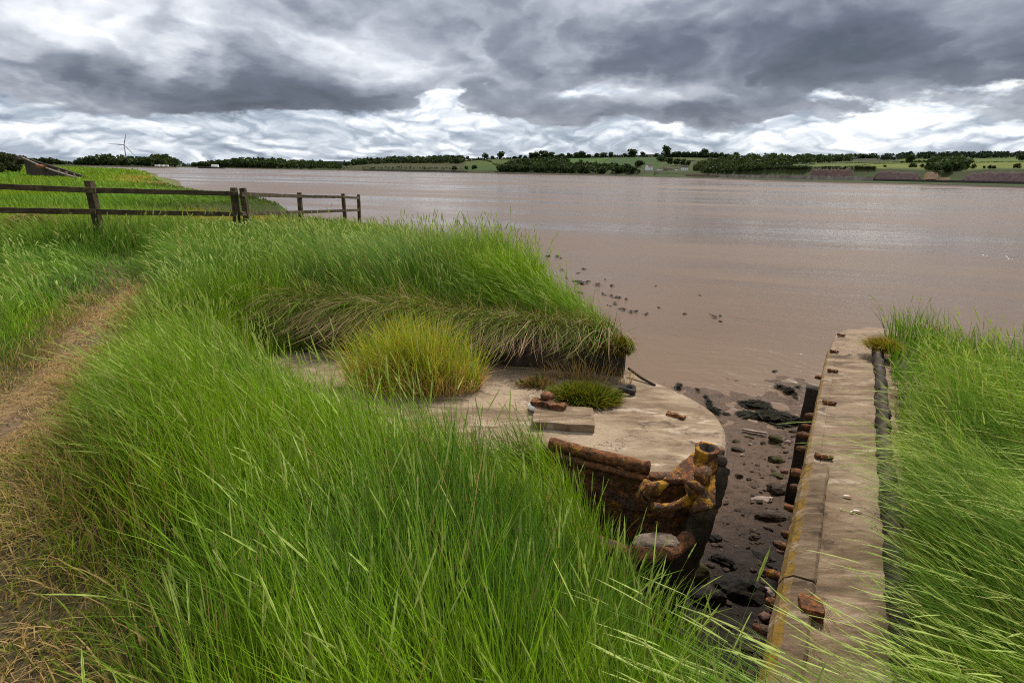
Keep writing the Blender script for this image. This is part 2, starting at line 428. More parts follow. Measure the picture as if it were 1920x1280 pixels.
hgt = nt.math('MULTIPLY', hgt, nt.math('SUBTRACT', 1.0, nt.math('MULTIPLY', near, .62)))
hgt = nt.math('MULTIPLY', hgt, nt.math('SUBTRACT', 1.0, nt.math('MULTIPLY', calm, .66)))
n = nt.new('ShaderNodeBump', {'Strength': .95, 'Distance': 1.0}); nt.l.new(hgt, n.inputs['Height']); nt.l.new(n.outputs[0], b.inputs['Normal'])
wm = npmesh('river', [(-7000, -50, 0), (9000, -50, 0), (9000, 9000, 0), (-7000, 9000, 0)], [(0, 1, 2, 3)], MAT['water'])
tag(npobj('river', wm), 'wide brown silty tidal river', 'river', kind='structure')

# ------------------------------------------------------------------ far shore: hills
def key(px, ks): return np.interp(px, [k[0] for k in ks], [k[1] for k in ks])
K_RS = [(-900, 1400), (300, 1500), (350, 2200), (640, 1500), (760, 1300), (880, 1250), (960, 1200), (1100, 1150), (1200, 1050), (1340, 900), (1440, 760), (1560, 640), (1700, 590), (1920, 540), (2900, 420)]
K_A = [(-900, 300), (-200, 304), (300, 313), (350, 315), (640, 317), (760, 316), (880, 320), (960, 321), (1100, 324.5), (1200, 324), (1340, 325), (1400, 321), (1440, 317), (1560, 315.5), (1640, 316), (1700, 319), (1760, 321), (1810, 323), (1860, 319), (1920, 319), (2900, 340)]
K_RG = [(-900, 296), (-200, 300), (60, 306), (300, 307), (345, 311), (400, 308.5), (500, 308), (630, 311), (690, 306), (740, 303), (860, 301), (920, 298), (975, 297), (1100, 295.5), (1200, 293), (1340, 295.5), (1440, 299), (1560, 299), (1640, 296), (1700, 292), (1800, 290), (1920, 289), (2900, 300)]
K_RR = [(-900, 2400), (300, 2000), (350, 2900), (640, 2400), (900, 2000), (1200, 1900), (1440, 1800), (1640, 2000), (1920, 2200), (2900, 2200)]
T5 = [.06, .16, .28, .42, .56, .70, .85, 1.0]
def column(px):
    rs = key(px, K_RS); pa = key(px, K_A); pr = key(px, K_RG); rr = key(px, K_RR)
    out = []
    v = ray(px, 300); hx, hy = v[0] / math.hypot(v[0], v[1]), v[1] / math.hypot(v[0], v[1])
    def add(R, z): out.append((hx * R, hy * R, z, R))
    add(rs - 30, -1.5); add(rs, .35); add(rs + 10, 1.6); add(rs + 45, 2.2)
    pfoot = None
    q = PR(px, pa, rs + 62); add(rs + 62, max(q.z, 3.2))
    for t in T5:
        R = rs + 62 + (rr - rs - 62) * t ** 1.25; py = pa + (pr - pa) * t
        add(R, max(PR(px, py, R).z, 3.4))
    zt = out[-1][2]
    add(rr + 500, zt * .75); add(rr + 1500, zt * .3); add(rr + 2500, -2)
    return out
PXS = list(np.arange(-900, 2901, 6.0))
COLS = [column(p) for p in PXS]
def T(px, py):                       # point of the far land seen at px, py
    c = column(px); best = None
    for i in range(4, 4 + len(T5)):
        y0 = proj(c[i][:3])[1]; y1 = proj(c[i + 1][:3])[1] if i + 1 < len(c) else y0
        if (y0 - py) * (y1 - py) <= 0 and abs(y0 - y1) > 1e-6:
            k = (y0 - py) / (y0 - y1); a, b2 = Vector(c[i][:3]), Vector(c[i + 1][:3]); return a.lerp(b2, k)
    y4 = proj(c[4][:3])[1]
    return Vector(c[4][:3]) if py > y4 else Vector(c[4 + len(T5)][:3])
GREEN1 = (.060, .105, .020); GREEN2 = (.095, .135, .026); YEL = (.17, .19, .030); SCRUB = (.055, .062, .020); BROWN = (.12, .095, .035); OLIVE = (.085, .095, .026)
CLIFF = (.060, .024, .020); SAND = (.17, .10, .05); MARSH = (.06, .095, .022)
PARCELS = [  # (px0, px1, py0, py1, colour)
    (640, 870, 306, 318, (.072, .070, .026)), (870, 960, 297, 309, (.085, .115, .022)), (870, 965, 309, 321, GREEN1), (920, 1000, 298, 308, (.08, .10, .024)),
    (1000, 1066, 294, 330, (.05, .075, .018)), (1066, 1140, 294, 309, (.072, .125, .022)), (1128, 1240, 295, 314, (.048, .095, .020)), (1050, 1240, 290, 295, GREEN1),
    (1240, 1316, 293, 301.5, (.088, .105, .022)), (1238, 1300, 301.5, 308, (.075, .10, .022)), (1300, 1360, 302, 320, SCRUB), (1360, 1410, 306, 312, BROWN), (1430, 1520, 304, 309, GREEN1),
    (1410, 1520, 300, 304, OLIVE), (1520, 1620, 306, 313, (.12, .155, .030)), (1620, 1740, 306.5, 316, YEL), (1590, 1690, 303, 307, GREEN2), (1610, 1670, 296, 303, (.05, .05, .022)),
    (1690, 1960, 296, 304.5, (.115, .16, .028)), (1800, 1960, 304.5, 317, YEL), (1960, 2900, 290, 330, GREEN2), (1860, 1925, 288, 293, (.12, .075, .04))]
V = []; C = []; nr = len(COLS[0])
for px, c in zip(PXS, COLS):
    for j, q in enumerate(c):
        x, y, z, R = q
        if j > 4: z += (mnoise.noise(Vector((x * .006, y * .006, 0)))) * 1.2
        V.append((x, y, z))
        py = proj((x, y, z))[1]
        if j <= 1: col_ = (.075, .058, .045)
        elif j <= 3: col_ = MARSH if px > 1200 else (.07, .07, .035)
        elif j == 4: col_ = SCRUB
        else:
            col_ = (.058, .075, .020)
            for a in PARCELS:
                if a[0] <= px <= a[1] and a[2] <= py <= a[3]: col_ = a[4]; break
        C.append(col_)
V = np.array(V); C = np.array(C)
idx = np.arange(len(V)).reshape(len(PXS), nr)
Q = np.stack([idx[:-1, :-1], idx[1:, :-1], idx[1:, 1:], idx[:-1, 1:]], -1).reshape(-1, 4)
M, nt, b, o, g = mat('hill_pasture'); MAT['hill'] = M
at = nt.new('ShaderNodeAttribute', attribute_name='tint').outputs['Color']
c = nt.mix(1, at, nt.ramp(nt.noise(g, .03, 6, .65), [(.3, (.38, .40, .38)), (.5, (.58, .60, .56)), (.7, (.80, .80, .74))]), 'MULTIPLY')
setp(nt, b, Base_Color=c, Roughness=.95); b.inputs['Specular IOR Level'].default_value = .1
tag(npobj('hills', npmesh('hills', V, Q, MAT['hill'], C, smooth=True)), 'green farmed hills along the far shore', 'hills', kind='structure')
# ridge far beyond, the blue of distance haze put into its base colour
bv = []; 
for px in range(420, 900, 8):
    k = math.exp(-((px - 625) / 90) ** 2)
    p0 = PR(px, 319, 9000); p1 = PR(px, 309 - 6.5 * k + 1.0 * mnoise.noise(Vector((px * .02, 0, 0))), 9000); bv += [tuple(p0), tuple(p1), tuple(p1 * 1.25 - Vector((0, 0, 100)))]
bn = len(bv) // 3
bq = [(3 * i + k, 3 * i + 3 + k, 3 * i + 4 + k, 3 * i + 1 + k) for i in range(bn - 1) for k in (0, 1)]
tag(npobj('distant_hills', npmesh('distant_hills', bv, bq, flat('haze_blue_hill', (.05, .075, .075), .95, .1, .001), smooth=True)), 'blue ridge beyond the far shore', 'hills', kind='structure')

# cliffs on the far shore, each exposed face its own sheet of rock just proud of the slope
def cliff(px0, px1, lo, hi, colr, label):
    n = int((px1 - px0) / 1.5) + 2; W = []; rows = 7
    for i in range(n):
        px = px0 + (px1 - px0) * i / (n - 1)
        rs = float(key(px, K_RS)); c = column(px); zt = c[4][2]; v = ray(px, 300); h = math.hypot(v[0], v[1])
        e = min(i, n - 1 - i) / (n - 1); taper = min(1, (e * 7) ** .6 + .12)
        for j in range(rows):
            t = j / (rows - 1); z = 2.2 + (zt * hi * taper * (1 + .16 * mnoise.noise(Vector((px * .09, 1, lo))) + .16 * mnoise.noise(Vector((px * .3, 4, 0)))) - 2.2) * (lo + (1 - lo) * t)
            R = rs + 45 + 17 * (z - 2.2) / (max(zt, 3.3) - 2.2) - 2.6 + 1.6 * mnoise.noise(Vector((px * .35, t * 2.5, 3))) - .6 * abs(mnoise.noise(Vector((px * .9, t, 8))))
            W.append((v[0] / h * R, v[1] / h * R, z))
        W.append((v[0] / h * (rs + 66), v[1] / h * (rs + 66), 1.0))
    rr_ = rows + 1
    Qc = [(i * rr_ + j, (i + 1) * rr_ + j, (i + 1) * rr_ + j + 1, i * rr_ + j + 1) for i in range(n - 1) for j in range(rows)]
    c0 = np.array(colr)
    mm = mottled('cliff_rock', [(.3, tuple(c0 * .4)), (.5, tuple(c0 * .75)), (.72, tuple(c0 * 1.25 + .008))], .35, .95, .8, .4, 6, .8, (1, 1, .35))
    return tag(npobj('cliff', npmesh('cliff', W, Qc, mm)), label, 'cliff', 'bare rock faces on the far shore')
cliff(1519, 1608, 0, .94, CLIFF, 'long dark red rock face farthest left on the shore, below the pale green field')
cliff(1643, 1736, 0, .84, (.050, .022, .024), 'purple rock face just left of the round dark copse')
cliff(1738, 1768, .25, .9, SAND, 'small orange bare soil scar under the round dark copse')
cliff(1766, 1792, 0, .55, SAND, 'low orange soil slip right of the larger scar under the copse')
cliff(1806, 1990, 0, .88, (.050, .023, .024), 'purple rock face running out of frame right of the copse')

# ------------------------------------------------------------------ foliage clumps
def crown_cloud(centres, radii, n, leaf, cols, seed, hz=.85):
    """leaf quads scattered through the volume of several lobes; returns V, Q, tint"""
    r = np.random.default_rng(seed); centres = np.asarray(centres, float); radii = np.asarray(radii, float)
    pick = r.choice(len(centres), n, p=radii ** 2 / np.sum(radii ** 2))
    d = r.normal(size=(n, 3)); d /= np.linalg.norm(d, axis=1)[:, None]
    rad = radii[pick] * r.uniform(.62, 1.05, n) ** .6
    p = centres[pick] + d * rad[:, None] * np.array([1, 1, hz])
    nrm = d + r.normal(size=(n, 3)) * .55; nrm /= np.linalg.norm(nrm, axis=1)[:, None]
    up = np.array([.03, .02, 1.0]); a = np.cross(nrm, up); a /= np.linalg.norm(a, axis=1)[:, None] + 1e-9; bb = np.cross(nrm, a)
    s = leaf * r.uniform(.6, 1.5, n)[:, None]
    V = np.stack([p - a * s - bb * s * .7, p + a * s * .8 - bb * s, p + a * s + bb * s * .8, p - a * s * .7 + bb * s], 1)
    cols = np.asarray(cols, float); t = cols[r.integers(0, len(cols), n)] * r.uniform(.7, 1.35, (n, 1))
    return V.reshape(-1, 3), np.arange(n * 4).reshape(-1, 4), np.repeat(t, 4, axis=0)
DARKG = [(.034, .056, .016), (.024, .044, .018), (.050, .068, .016)]
MIDG = [(.040, .062, .016), (.030, .050, .016), (.055, .075, .018)]
def tree_mesh(name, seed, tall=1.0, n=420, cols=DARKG):
    """unit-height tree: lobed leafy crown over a tapered trunk"""
    r = np.random.default_rng(seed)
    lobes = [(r.uniform(-.26, .26), r.uniform(-.26, .26), r.uniform(.22, .74)) for _ in range(9)] + [(0, 0, .5)]
    rad = list(r.uniform(.16, .26, 9)) + [.34]
    V, Q, Tn = crown_cloud(lobes, rad, n, .05, cols, seed)
    me = npmesh(name, V, Q, MAT['crown'], Tn)
    return me
def trunk_mesh(seed):
    bm = bmesh.new(); r = random.Random(seed)
    tube(bm, [(0, 0, -.06), (.01, 0, .15), (.0, .015, .35), (.02, .01, .6)], [.05, .034, .028, .012], 7)
    for k in range(4):
        a = k * 1.6 + r.random(); tube(bm, [(0, 0, .28 + .05 * k), (math.cos(a) * .12, math.sin(a) * .12, .45 + .05 * k), (math.cos(a) * .22, math.sin(a) * .22, .6 + .03 * k)], [.018, .012, .005], 5)
    me = bpy.data.meshes.new('trunk'); bm.to_mesh(me); bm.free(); me.materials.append(MAT['timber']); return me
CROWNS = [tree_mesh('crown', 100 + k, n=460, cols=DARKG if k % 2 else MIDG) for k in range(6)]
TRUNKS = [trunk_mesh(k) for k in range(3)]
def tree(px, py, hpx, wide, label, group, k=None, base=None):
    P = base or T(px, py); depth = float((np.array(P) - CAMP) @ _F); h = hpx * depth / FPX
    t = empty('tree', P, label, 'tree', group)
    k = rnd.randrange(6) if k is None else k
    c = npobj('crown', CROWNS[k], t); c.scale = (h * wide * 1.2, h * wide * 1.2, h * 1.08); c.location.z = -h * .04; c.rotation_euler.z = rnd.uniform(0, 6.28)
    s = npobj('trunk', TRUNKS[k % 3], t); s.scale = (h, h, h)
    return t
def rg(px): return float(key(px, K_RG)) + .6
GR = 'hedgerow trees on the far skyline'
for i, (px, hp, wd, lb) in enumerate([
        (876, 8, 1, 'small round tree at the top corner of the steep green field, beside the hilltop wood'), (897, 6, .7, 'thin dark tree alone on the skyline over the steep green field'),
        (908, 13, 1, 'rounded tree standing highest on the skyline over the steep green field'), (913, 9, 1, 'low tree tucked right of the rounded tree over the steep field'),
        (922, 7, 1.2, 'low bush-like tree at the right end of the steep field skyline'), (938, 14, 1.1, 'bushy dark tree where the skyline meets the shore wood, left end'),
        (965, 6, 1.4, 'lowest of the bushes on the brownish skyline field'), (975, 7, 1.1, 'middle bush on the brownish skyline field'), (985, 7, 1.2, 'right bush on the brownish skyline field'),
        (996, 13, 1, 'dark tree at the left foot of the skyline clump over the shore wood'), (1007, 12, 1.1, 'second tree of the skyline clump over the shore wood'),
        (1020, 17, 1.1, 'tallest tree of the skyline clump over the shore wood'), (1034, 14, .9, 'right-hand tree of the skyline clump over the shore wood'),
        (1051, 9, 1.5, 'wide low tree left of the dark green field skyline'), (1067, 10, 1.1, 'tree above the left corner of the dark green field'),
        (1080, 11, 1.1, 'first of two near trees on the dark green field skyline'), (1092, 13, 1.1, 'bigger of two near trees on the dark green field skyline'), (1103, 8, 1.3, 'squat bush after the two near skyline trees'),
        (1119, 10, 1.2, 'round tree above the track across the green fields'), (1132, 11, 1.3, 'leafy tree at the head of the track across the green fields'), (1145, 10, 1, 'tree right of the track head on the skyline'),
        (1171, 8, 1.3, 'low tree left of the large skyline oak'), (1184, 17, 1.1, 'large round skyline oak left of the farm roofs'), (1205, 9, 1.2, 'tree at the left end of the skyline farm roofs'),
        (1230, 8, 1, 'tree at the right end of the skyline farm roofs'), (1249, 22, .8, 'tallest dark tree on the skyline above the first white house'),
        (1264, 12, 1, 'first tree of the even row above the white houses'), (1272, 11, .9, 'second tree of the even row above the white houses'), (1281, 12, 1, 'third tree of the even row above the white houses'), (1290, 11, 1, 'fourth tree of the even row above the white houses'),
        (1301, 13, 1, 'bushy tree after the even row above the white houses'), (1311, 11, 1, 'smaller tree before the broad one right of the even row'), (1320, 17, 1.1, 'broad dark tree right of the even row'), (1333, 11, 1, 'tree just right of the broad dark skyline tree'),
        (1341, 12, .9, 'tree left of the thin mast on the skyline'), (1352, 11, 1, 'tree at the foot of the thin mast'), (1363, 10, 1.2, 'low tree left of the blue grey sheds'),
        (1379, 14, .9, 'dark upright tree before the blue grey sheds'), (1449, 15, 1.1, 'dark tree right of the blue grey sheds'), (1462, 9, 1.2, 'low tree right of the dark tree by the sheds'),
        (1478, 9, 1.3, 'bush on the skyline above the brown hill field'), (1498, 11, 1.2, 'rounded tree on the skyline left of the lattice pylon'), (1512, 10, 1.2, 'tree close left of the lattice pylon'), (1526, 10, 1.2, 'tree in front of the lattice pylon foot'),
        (1541, 10, 1.2, 'tree right of the lattice pylon'), (1555, 11, 1.3, 'tree midway along the skyline right of the pylon'), (1590, 12, 1.4, 'rounded double-headed skyline tree left of the ridge wood'), (1612, 11, 1.3, 'last skyline tree before the long ridge wood')]):
    tree(px, rg(px), hp, wd, lb, GR)
GF = 'trees in the far fields'
for px, py, hp, wd, lb in [(874, 318, 7, 1.2, 'small dark tree by the shore under the steep green field, left one'), (890, 318, 10, 1.1, 'larger dark tree by the shore under the steep green field'), (852, 319, 9, 1.3, 'bush at the shore below the hilltop wood'),
        (1706, 305, 17, 1.0, 'big dark tree on the hedge above the yellow field'), (1820, 308, 11, 1.6, 'broad bush right of the round copse on the hedge'), (1829, 317, 10, 1.0, 'upright bush in the yellow field right of the copse'),
        (1849, 317, 6, .9, 'smallest bush in the yellow field'), (1860, 317, 9, .9, 'left bush of the close pair in the yellow field'), (1867, 317, 8, .9, 'right bush of the close pair in the yellow field'), (1909, 316, 10, 1.3, 'rounded bush near the right edge of the yellow field'),
        (1714, 315, 11, 1.3, 'bush at the left edge of the round dark copse'), (1661, 314, 5, 1.2, 'tiny bush at the foot of the yellow field'), (1731, 315, 8, 1, 'bush between the yellow field and the round copse'), (1917, 302, 17, 1, 'dark tree cut by the right frame edge on the upper field'),
        (1254, 308, 13, 1.2, 'dark tree on the hedge behind the first white house'), (1268, 311, 14, 1.1, 'tree right of the first white house'), (1290, 313, 12, .9, 'dark tree between the low barn and second white house'), (1199, 314, 16, 1.2, 'dark tree left of the first white house'), (1281, 311, 14, .8, 'pointed tree beside the second white house'),
        (1312, 316, 12, 1.1, 'tree directly right of the second white house'), (1240, 304, 14, 1.2, 'bushy tree midway up the hedge above the first white house')]:
    tree(px, py, hp, wd, lb, GF)

def wood(poly, n, hpx, name, label, cols, seed, leaves=34, prof=None):
    """far wood read as one mass: many small crowns of leaf quads standing on the slope, one object"""
    xs = [p[0] for p in poly]; ys = [p[1] for p in poly]; r = np.random.default_rng(seed); Vs = []; Ts = []
    k = 0
    while k < n:
        px, py = r.uniform(min(xs), max(xs)), r.uniform(min(ys), max(ys))
        if not inside(np.array([px]), np.array([py]), poly)[0]: continue
        P = T(px, py); dep = (np.array(P) - CAMP) @ _F; h = hpx * dep / FPX * r.uniform(.65, 1.25) * (1 if prof is None else float(np.interp(px, prof[0], prof[1])))
        cen = [P + Vector((r.uniform(-.2, .2) * h, r.uniform(-.2, .2) * h, h * q)) for q in (.35, .6, .75)]
        v, q, t = crown_cloud(cen, [h * .42, h * .36, h * .24], leaves, h * .12, cols, seed * 1000 + k)
        Vs.append(v); Ts.append(t * r.uniform(.75, 1.3)); k += 1
    V = np.concatenate(Vs); t = np.concatenate(Ts)
    return tag(npobj(name, npmesh(name, V, np.arange(len(V)).reshape(-1, 4), MAT['crown'], t)), label, 'woodland', kind='stuff')
wood([(1, 308), (60, 305), (100, 305), (140, 306.5), (180, 304.5), (240, 304), (300, 303), (330, 306), (345, 311), (345, 313), (0, 312)], 420, 14, 'woodland', 'dark wood on the flat land below the wind turbine', DARKG, 1, 34, ([0, 50, 95, 125, 140, 150, 200, 250, 268, 300, 325, 345], [.8, .65, .75, .3, .35, .85, 1.05, .85, .8, 1.15, .95, .25]))
wood([(345, 312), (420, 309), (520, 308.5), (640, 312), (640, 317), (345, 316)], 480, 12.5, 'woodland', 'dark wood along the farthest shore, left half', DARKG, 2, 34, ([345, 365, 400, 440, 480, 540, 600, 640], [.3, .55, .75, 1.0, 1.05, .85, .8, .6]))
wood([(640, 312), (690, 305), (740, 302), (860, 300.5), (872, 304), (860, 307), (760, 306.5), (690, 308.5)], 420, 9, 'woodland', 'dark wood crowning the hill left of the steep field', DARKG, 3)
wood([(930, 322), (960, 312), (1010, 304), (1060, 303), (1068, 312), (1140, 314), (1195, 319), (1200, 327), (1100, 327), (940, 324)], 420, 11, 'woodland', 'dark shore wood left of the white houses', DARKG, 4)
wood([(1300, 321), (1322, 310), (1350, 302), (1400, 299.5), (1500, 300), (1590, 299.5), (1600, 303), (1540, 306), (1480, 308), (1490, 313), (1440, 317), (1400, 322), (1330, 325)], 720, 10.5, 'woodland', 'mixed wood right of the white houses', DARKG + MIDG, 5)
wood([(1640, 298), (1700, 292), (1800, 290.5), (1960, 289.5), (1960, 296), (1690, 299), (1660, 302)], 420, 7, 'woodland', 'long dark ridge wood at right skyline', [(.018, .032, .018), (.022, .038, .018)], 6)
wood([(1738, 320), (1750, 311), (1775, 307), (1800, 309), (1818, 319), (1790, 323)], 120, 15, 'woodland', 'round dark copse above the purple cliffs', DARKG, 7, 60)
wood([(640, 315), (760, 313.5), (880, 317), (880, 319), (640, 317.5)], 120, 3, 'woodland', 'scrub along the shore below the hill wood', [(.05, .05, .02), (.06, .045, .02)], 8, 20)
wood([(1400, 323), (1440, 318), (1520, 318), (1640, 319), (1640, 322), (1610, 326)], 160, 4, 'woodland', 'scrub on the bank above the sea wall', MIDG, 9, 20)
wood([(1330, 325), (1400, 321), (1470, 318), (1516, 318), (1516, 326), (1440, 329), (1340, 328)], 260, 5, 'woodland', 'dark scrub covering the bank between the quay wall and the first rock face', DARKG, 10, 22)
wood([(1606, 320), (1642, 318), (1646, 330), (1612, 331)], 90, 4, 'woodland', 'scrubby gully between the two leftmost rock faces', MIDG, 11, 20)
def hedge(pts, hpx, label, seed):
    r = np.random.default_rng(seed); Vs = []; Ts = []
    for (x0, y0), (x1, y1) in zip(pts[:-1], pts[1:]):
        m_ = max(3, int(abs(x1 - x0) / 1.7))
        for i in range(m_):
            px = x0 + (x1 - x0) * i / m_; py = y0 + (y1 - y0) * i / m_; P = T(px, py); dep = (np.array(P) - CAMP) @ _F; h = hpx * dep / FPX * r.uniform(.6, 1.3)
            v, q, t = crown_cloud([P + Vector((0, 0, h * .4))], [h * .7], 16, h * .25, DARKG, seed * 777 + i); Vs.append(v); Ts.append(t)
    V = np.concatenate(Vs)
    tag(npobj('hedge', npmesh('hedge', V, np.arange(len(V)).reshape(-1, 4), MAT['crown'], np.concatenate(Ts))), label, 'hedge', 'field hedges on the far hills')
hedge([(1064, 309.5), (1100, 308.5), (1140, 309)], 1.6, 'hedge along the foot of the left dark green field', 1)
hedge([(1128, 309), (1142, 297)], 1.4, 'hedge climbing beside the track to the skyline', 2)
hedge([(1140, 296), (1238, 295)], 1.3, 'hedge along the top of the dark green field', 3)
hedge([(1238, 302), (1290, 302), (1330, 305)], 1.4, 'hedge between two green fields over the white houses', 4)
hedge([(1520, 307), (1600, 306), (1690, 304.5)], 1.3, 'hedge between the long pale field and wood at right', 5)
hedge([(1600, 313), (1640, 308), (1740, 305.5)], 1.3, 'hedge along the top of the yellow field left of the copse', 6)
hedge([(1795, 306), (1860, 305), (1925, 304.5)], 1.6, 'hedge between the two fields right of the copse', 7)
hedge([(925, 309), (975, 303), (1000, 303)], 1.4, 'hedge round the brownish skyline field', 8)
hedge([(1330, 309), (1420, 306), (1530, 309)], 1.5, 'hedge running through the hill fields below the sheds', 9)
hedge([(940, 300), (1000, 299)], 1.2, 'hedge on the skyline over the brownish field', 10)
def skyhedge(p0, p1, hpx, label, seed): hedge([(p, rg(p)) for p in np.linspace(p0, p1, max(2, int((p1 - p0) / 20)))], hpx, label, seed)
skyhedge(880, 1000, 2.7, 'skyline hedge from the steep field to the tree clump above the shore wood', 21)
skyhedge(1000, 1110, 4.9, 'thick skyline hedge behind the tree clump above the shore wood', 22)
skyhedge(1110, 1245, 3.2, 'skyline hedge running from the track head to the tallest tree', 23)
skyhedge(1245, 1380, 5.7, 'tall skyline hedge joining the even row of trees above the white houses', 24)
skyhedge(1380, 1500, 4.9, 'skyline hedge in front of the blue grey sheds', 25)
skyhedge(1500, 1645, 6.8, 'tall skyline hedge from the lattice pylon to the ridge wood', 26)
hedge([(1240, 296), (1250, 303), (1262, 309)], 5, 'overgrown hedge running downhill from the tallest tree to the first white house', 27)
hedge([(1330, 318), (1400, 316), (1460, 316), (1520, 317)], 4, 'overgrown hedge above the sea wall', 28)
hedge([(1690, 305), (1745, 304)], 3, 'short hedge left of the round copse under the big dark tree', 29)
hedge([(872, 303), (900, 300), (920, 304), (932, 312)], 2.2, 'hedge bounding the steep green field on its right', 30)

# ------------------------------------------------------------------ far buildings
def house(px, py, wpx, hpx, dep_k, yaw, wallm, roofm, name, label, cat, chim=1, windows=3, group=None, base=None):
    P = base or T(px, py); dep = float((np.array(P) - CAMP) @ _F); w = wpx * dep / FPX; h = hpx * dep / FPX; d = w * dep_k
    t = empty(name, P, label, cat, group)
    rz = Matrix.Rotation(yaw, 3, 'Z'); wh = h * .62
    def loc(x, y, z): return Vector(P) + rz @ Vector((x, y, z))
    bm = bmesh.new(); vs = [bm.verts.new(loc(x, y, z)) for x, y, z in [(-w/2, -d/2, -2), (w/2, -d/2, -2), (w/2, d/2, -2), (-w/2, d/2, -2), (-w/2, -d/2, wh), (w/2, -d/2, wh), (w/2, d/2, wh), (-w/2, d/2, wh), (-w/2, 0, h), (w/2, 0, h)]]
    for f in [(0, 1, 5, 4), (1, 2, 6, 9, 5), (2, 3, 7, 6), (3, 0, 4, 8, 7)]: bm.faces.new([vs[i] for i in f])
    bmobj('wall', bm, wallm, t, False)
    bm = bmesh.new(); e = .25
    for s in (-1, 1):
        a = [loc(-w/2 - e, s * (d/2 + e), wh - .1), loc(w/2 + e, s * (d/2 + e), wh - .1), loc(w/2 + e, 0, h + .15), loc(-w/2 - e, 0, h + .15)]
        bm.faces.new([bm.verts.new(q) for q in a])
    r = bmesh.ops.solidify(bm, geom=list(bm.faces), thickness=.2)
    roof = bmobj('roof', bm, roofm, t, False)
    for k in range(chim):
        x = (-1) ** k * w * .36; bm = bmesh.new(); add_box(bm, loc(x, 0, h + .5), (.9, .9, 1.6), rz); bmobj('chimney', bm, wallm, roof, False)
    for k in range(windows):
        for lv in ((.3,) if wh < 4 else (.25, .68)):
            bm = bmesh.new(); add_box(bm, loc((k + .5) / windows * w - w / 2, -d / 2 - .02, wh * lv), (w * .09, .12, wh * .16), rz); bmobj('window', bm, MAT['glass'], t, False)
    return t
house(1218, 319.5, 11, 10.5, .8, .5, MAT['white'], MAT['brownroof'], 'house', 'white gabled house with brown roof, left one by the shore', 'house', 1)
house(1285, 319.5, 12, 8, .6, -.2, MAT['white'], MAT['slate'], 'house', 'white house with grey roof, right one by the shore', 'house', 2)
house(1255, 319.5, 18, 6, .4, .1, MAT['stonewall'], MAT['brownroof'], 'barn', 'long low stone barn between the two white houses', 'barn', 0, 2)
house(1238, 319.5, 7, 3.5, .6, .1, MAT['white'], MAT['slate'], 'outbuilding', 'low white outbuilding left of the stone barn', 'building', 0, 1)
house(1270, 319.3, 5, 3.2, .6, -.3, MAT['white'], MAT['slate'], 'outbuilding', 'tiny white outbuilding right of the stone barn', 'building', 0, 1)
house(1222, rg(1222), 14, 4.5, .4, .1, MAT['stonewall'], MAT['brownroof'], 'barn', 'brown roofed farm building on the skyline above the white houses', 'barn', 0, 2)
house(1211, rg(1211), 6, 4, .6, .4, MAT['white'], MAT['slate'], 'house', 'small pale house left of the skyline farm building', 'house', 1, 1)
house(1400, rg(1400) + 1, 28, 3.6, .3, .05, MAT['slate'], flat('blue_shed_roof', (.17, .20, .26), .6, .1, .2), 'shed', 'long blue grey shed on the skyline, left one', 'shed', 0, 0)
house(1432, rg(1432) + 1, 26, 3.6, .3, .05, MAT['slate'], flat('grey_shed_roof', (.15, .17, .21), .6, .1, .2), 'shed', 'long blue grey shed on the skyline, right one', 'shed', 0, 0)
house(1600, rg(1600) + .5, 12, 4, .4, 0, MAT['slate'], MAT['slate'], 'barn', 'grey barn on the skyline under the double-headed tree', 'barn', 0, 0)
house(1045 + 190, 325, 12, 3, .4, .1, MAT['stonewall'], MAT['slate'], 'boathouse', 'low stone building at the water below the white house', 'building', 0, 1)
# sea wall
def ribbon_wall(px0, px1, zoff, h, thick, off, m_, name, label, cat):
    bm = bmesh.new(); prev = None
    n = int((px1 - px0) / 4)
    for i in range(n + 1):
        px = px0 + (px1 - px0) * i / n; R = float(key(px, K_RS)) + off; v = ray(px, 320); q = math.hypot(v[0], v[1]); u = Vector((v[0] / q, v[1] / q, 0))
        hh = h * (1 + .12 * mnoise.noise(Vector((px * .13, 0, 0))))
        ring = [bm.verts.new(u * R + Vector((0, 0, z)) + u * w) for w, z in ((0, zoff), (.3, zoff + hh), (thick, zoff + hh), (thick, zoff))]
        if prev:
            for k in range(4): bm.faces.new((prev[k], ring[k], ring[(k + 1) % 4], prev[(k + 1) % 4]))
        prev = ring
    return tag(bmobj(name, bm, m_, None, False), label, cat)
ribbon_wall(1330, 1640, 1.2, 4.6, 2, 24, MAT['stonewall'], 'sea_wall', 'long pale stone sea wall at the foot of the far bank', 'wall')
ribbon_wall(1286, 1345, .6, 4.5, 3, 22, MAT['brownroof'], 'harbour_wall', 'brown stone quay wall below the second white house', 'wall')
ribbon_wall(680, 875, .8, 3.4, 3, 16, flat('dark_quay', (.10, .085, .08), .9, .3, .05), 'quay_wall', 'thin dark quay wall under the hilltop wood', 'wall')
ribbon_wall(1640, 1990, 1.6, 2.2, 1.5, 34, flat('dark_track', (.06, .05, .045), .9, .3, .05), 'railway_wall', 'low dark railway wall under the purple cliffs', 'wall')
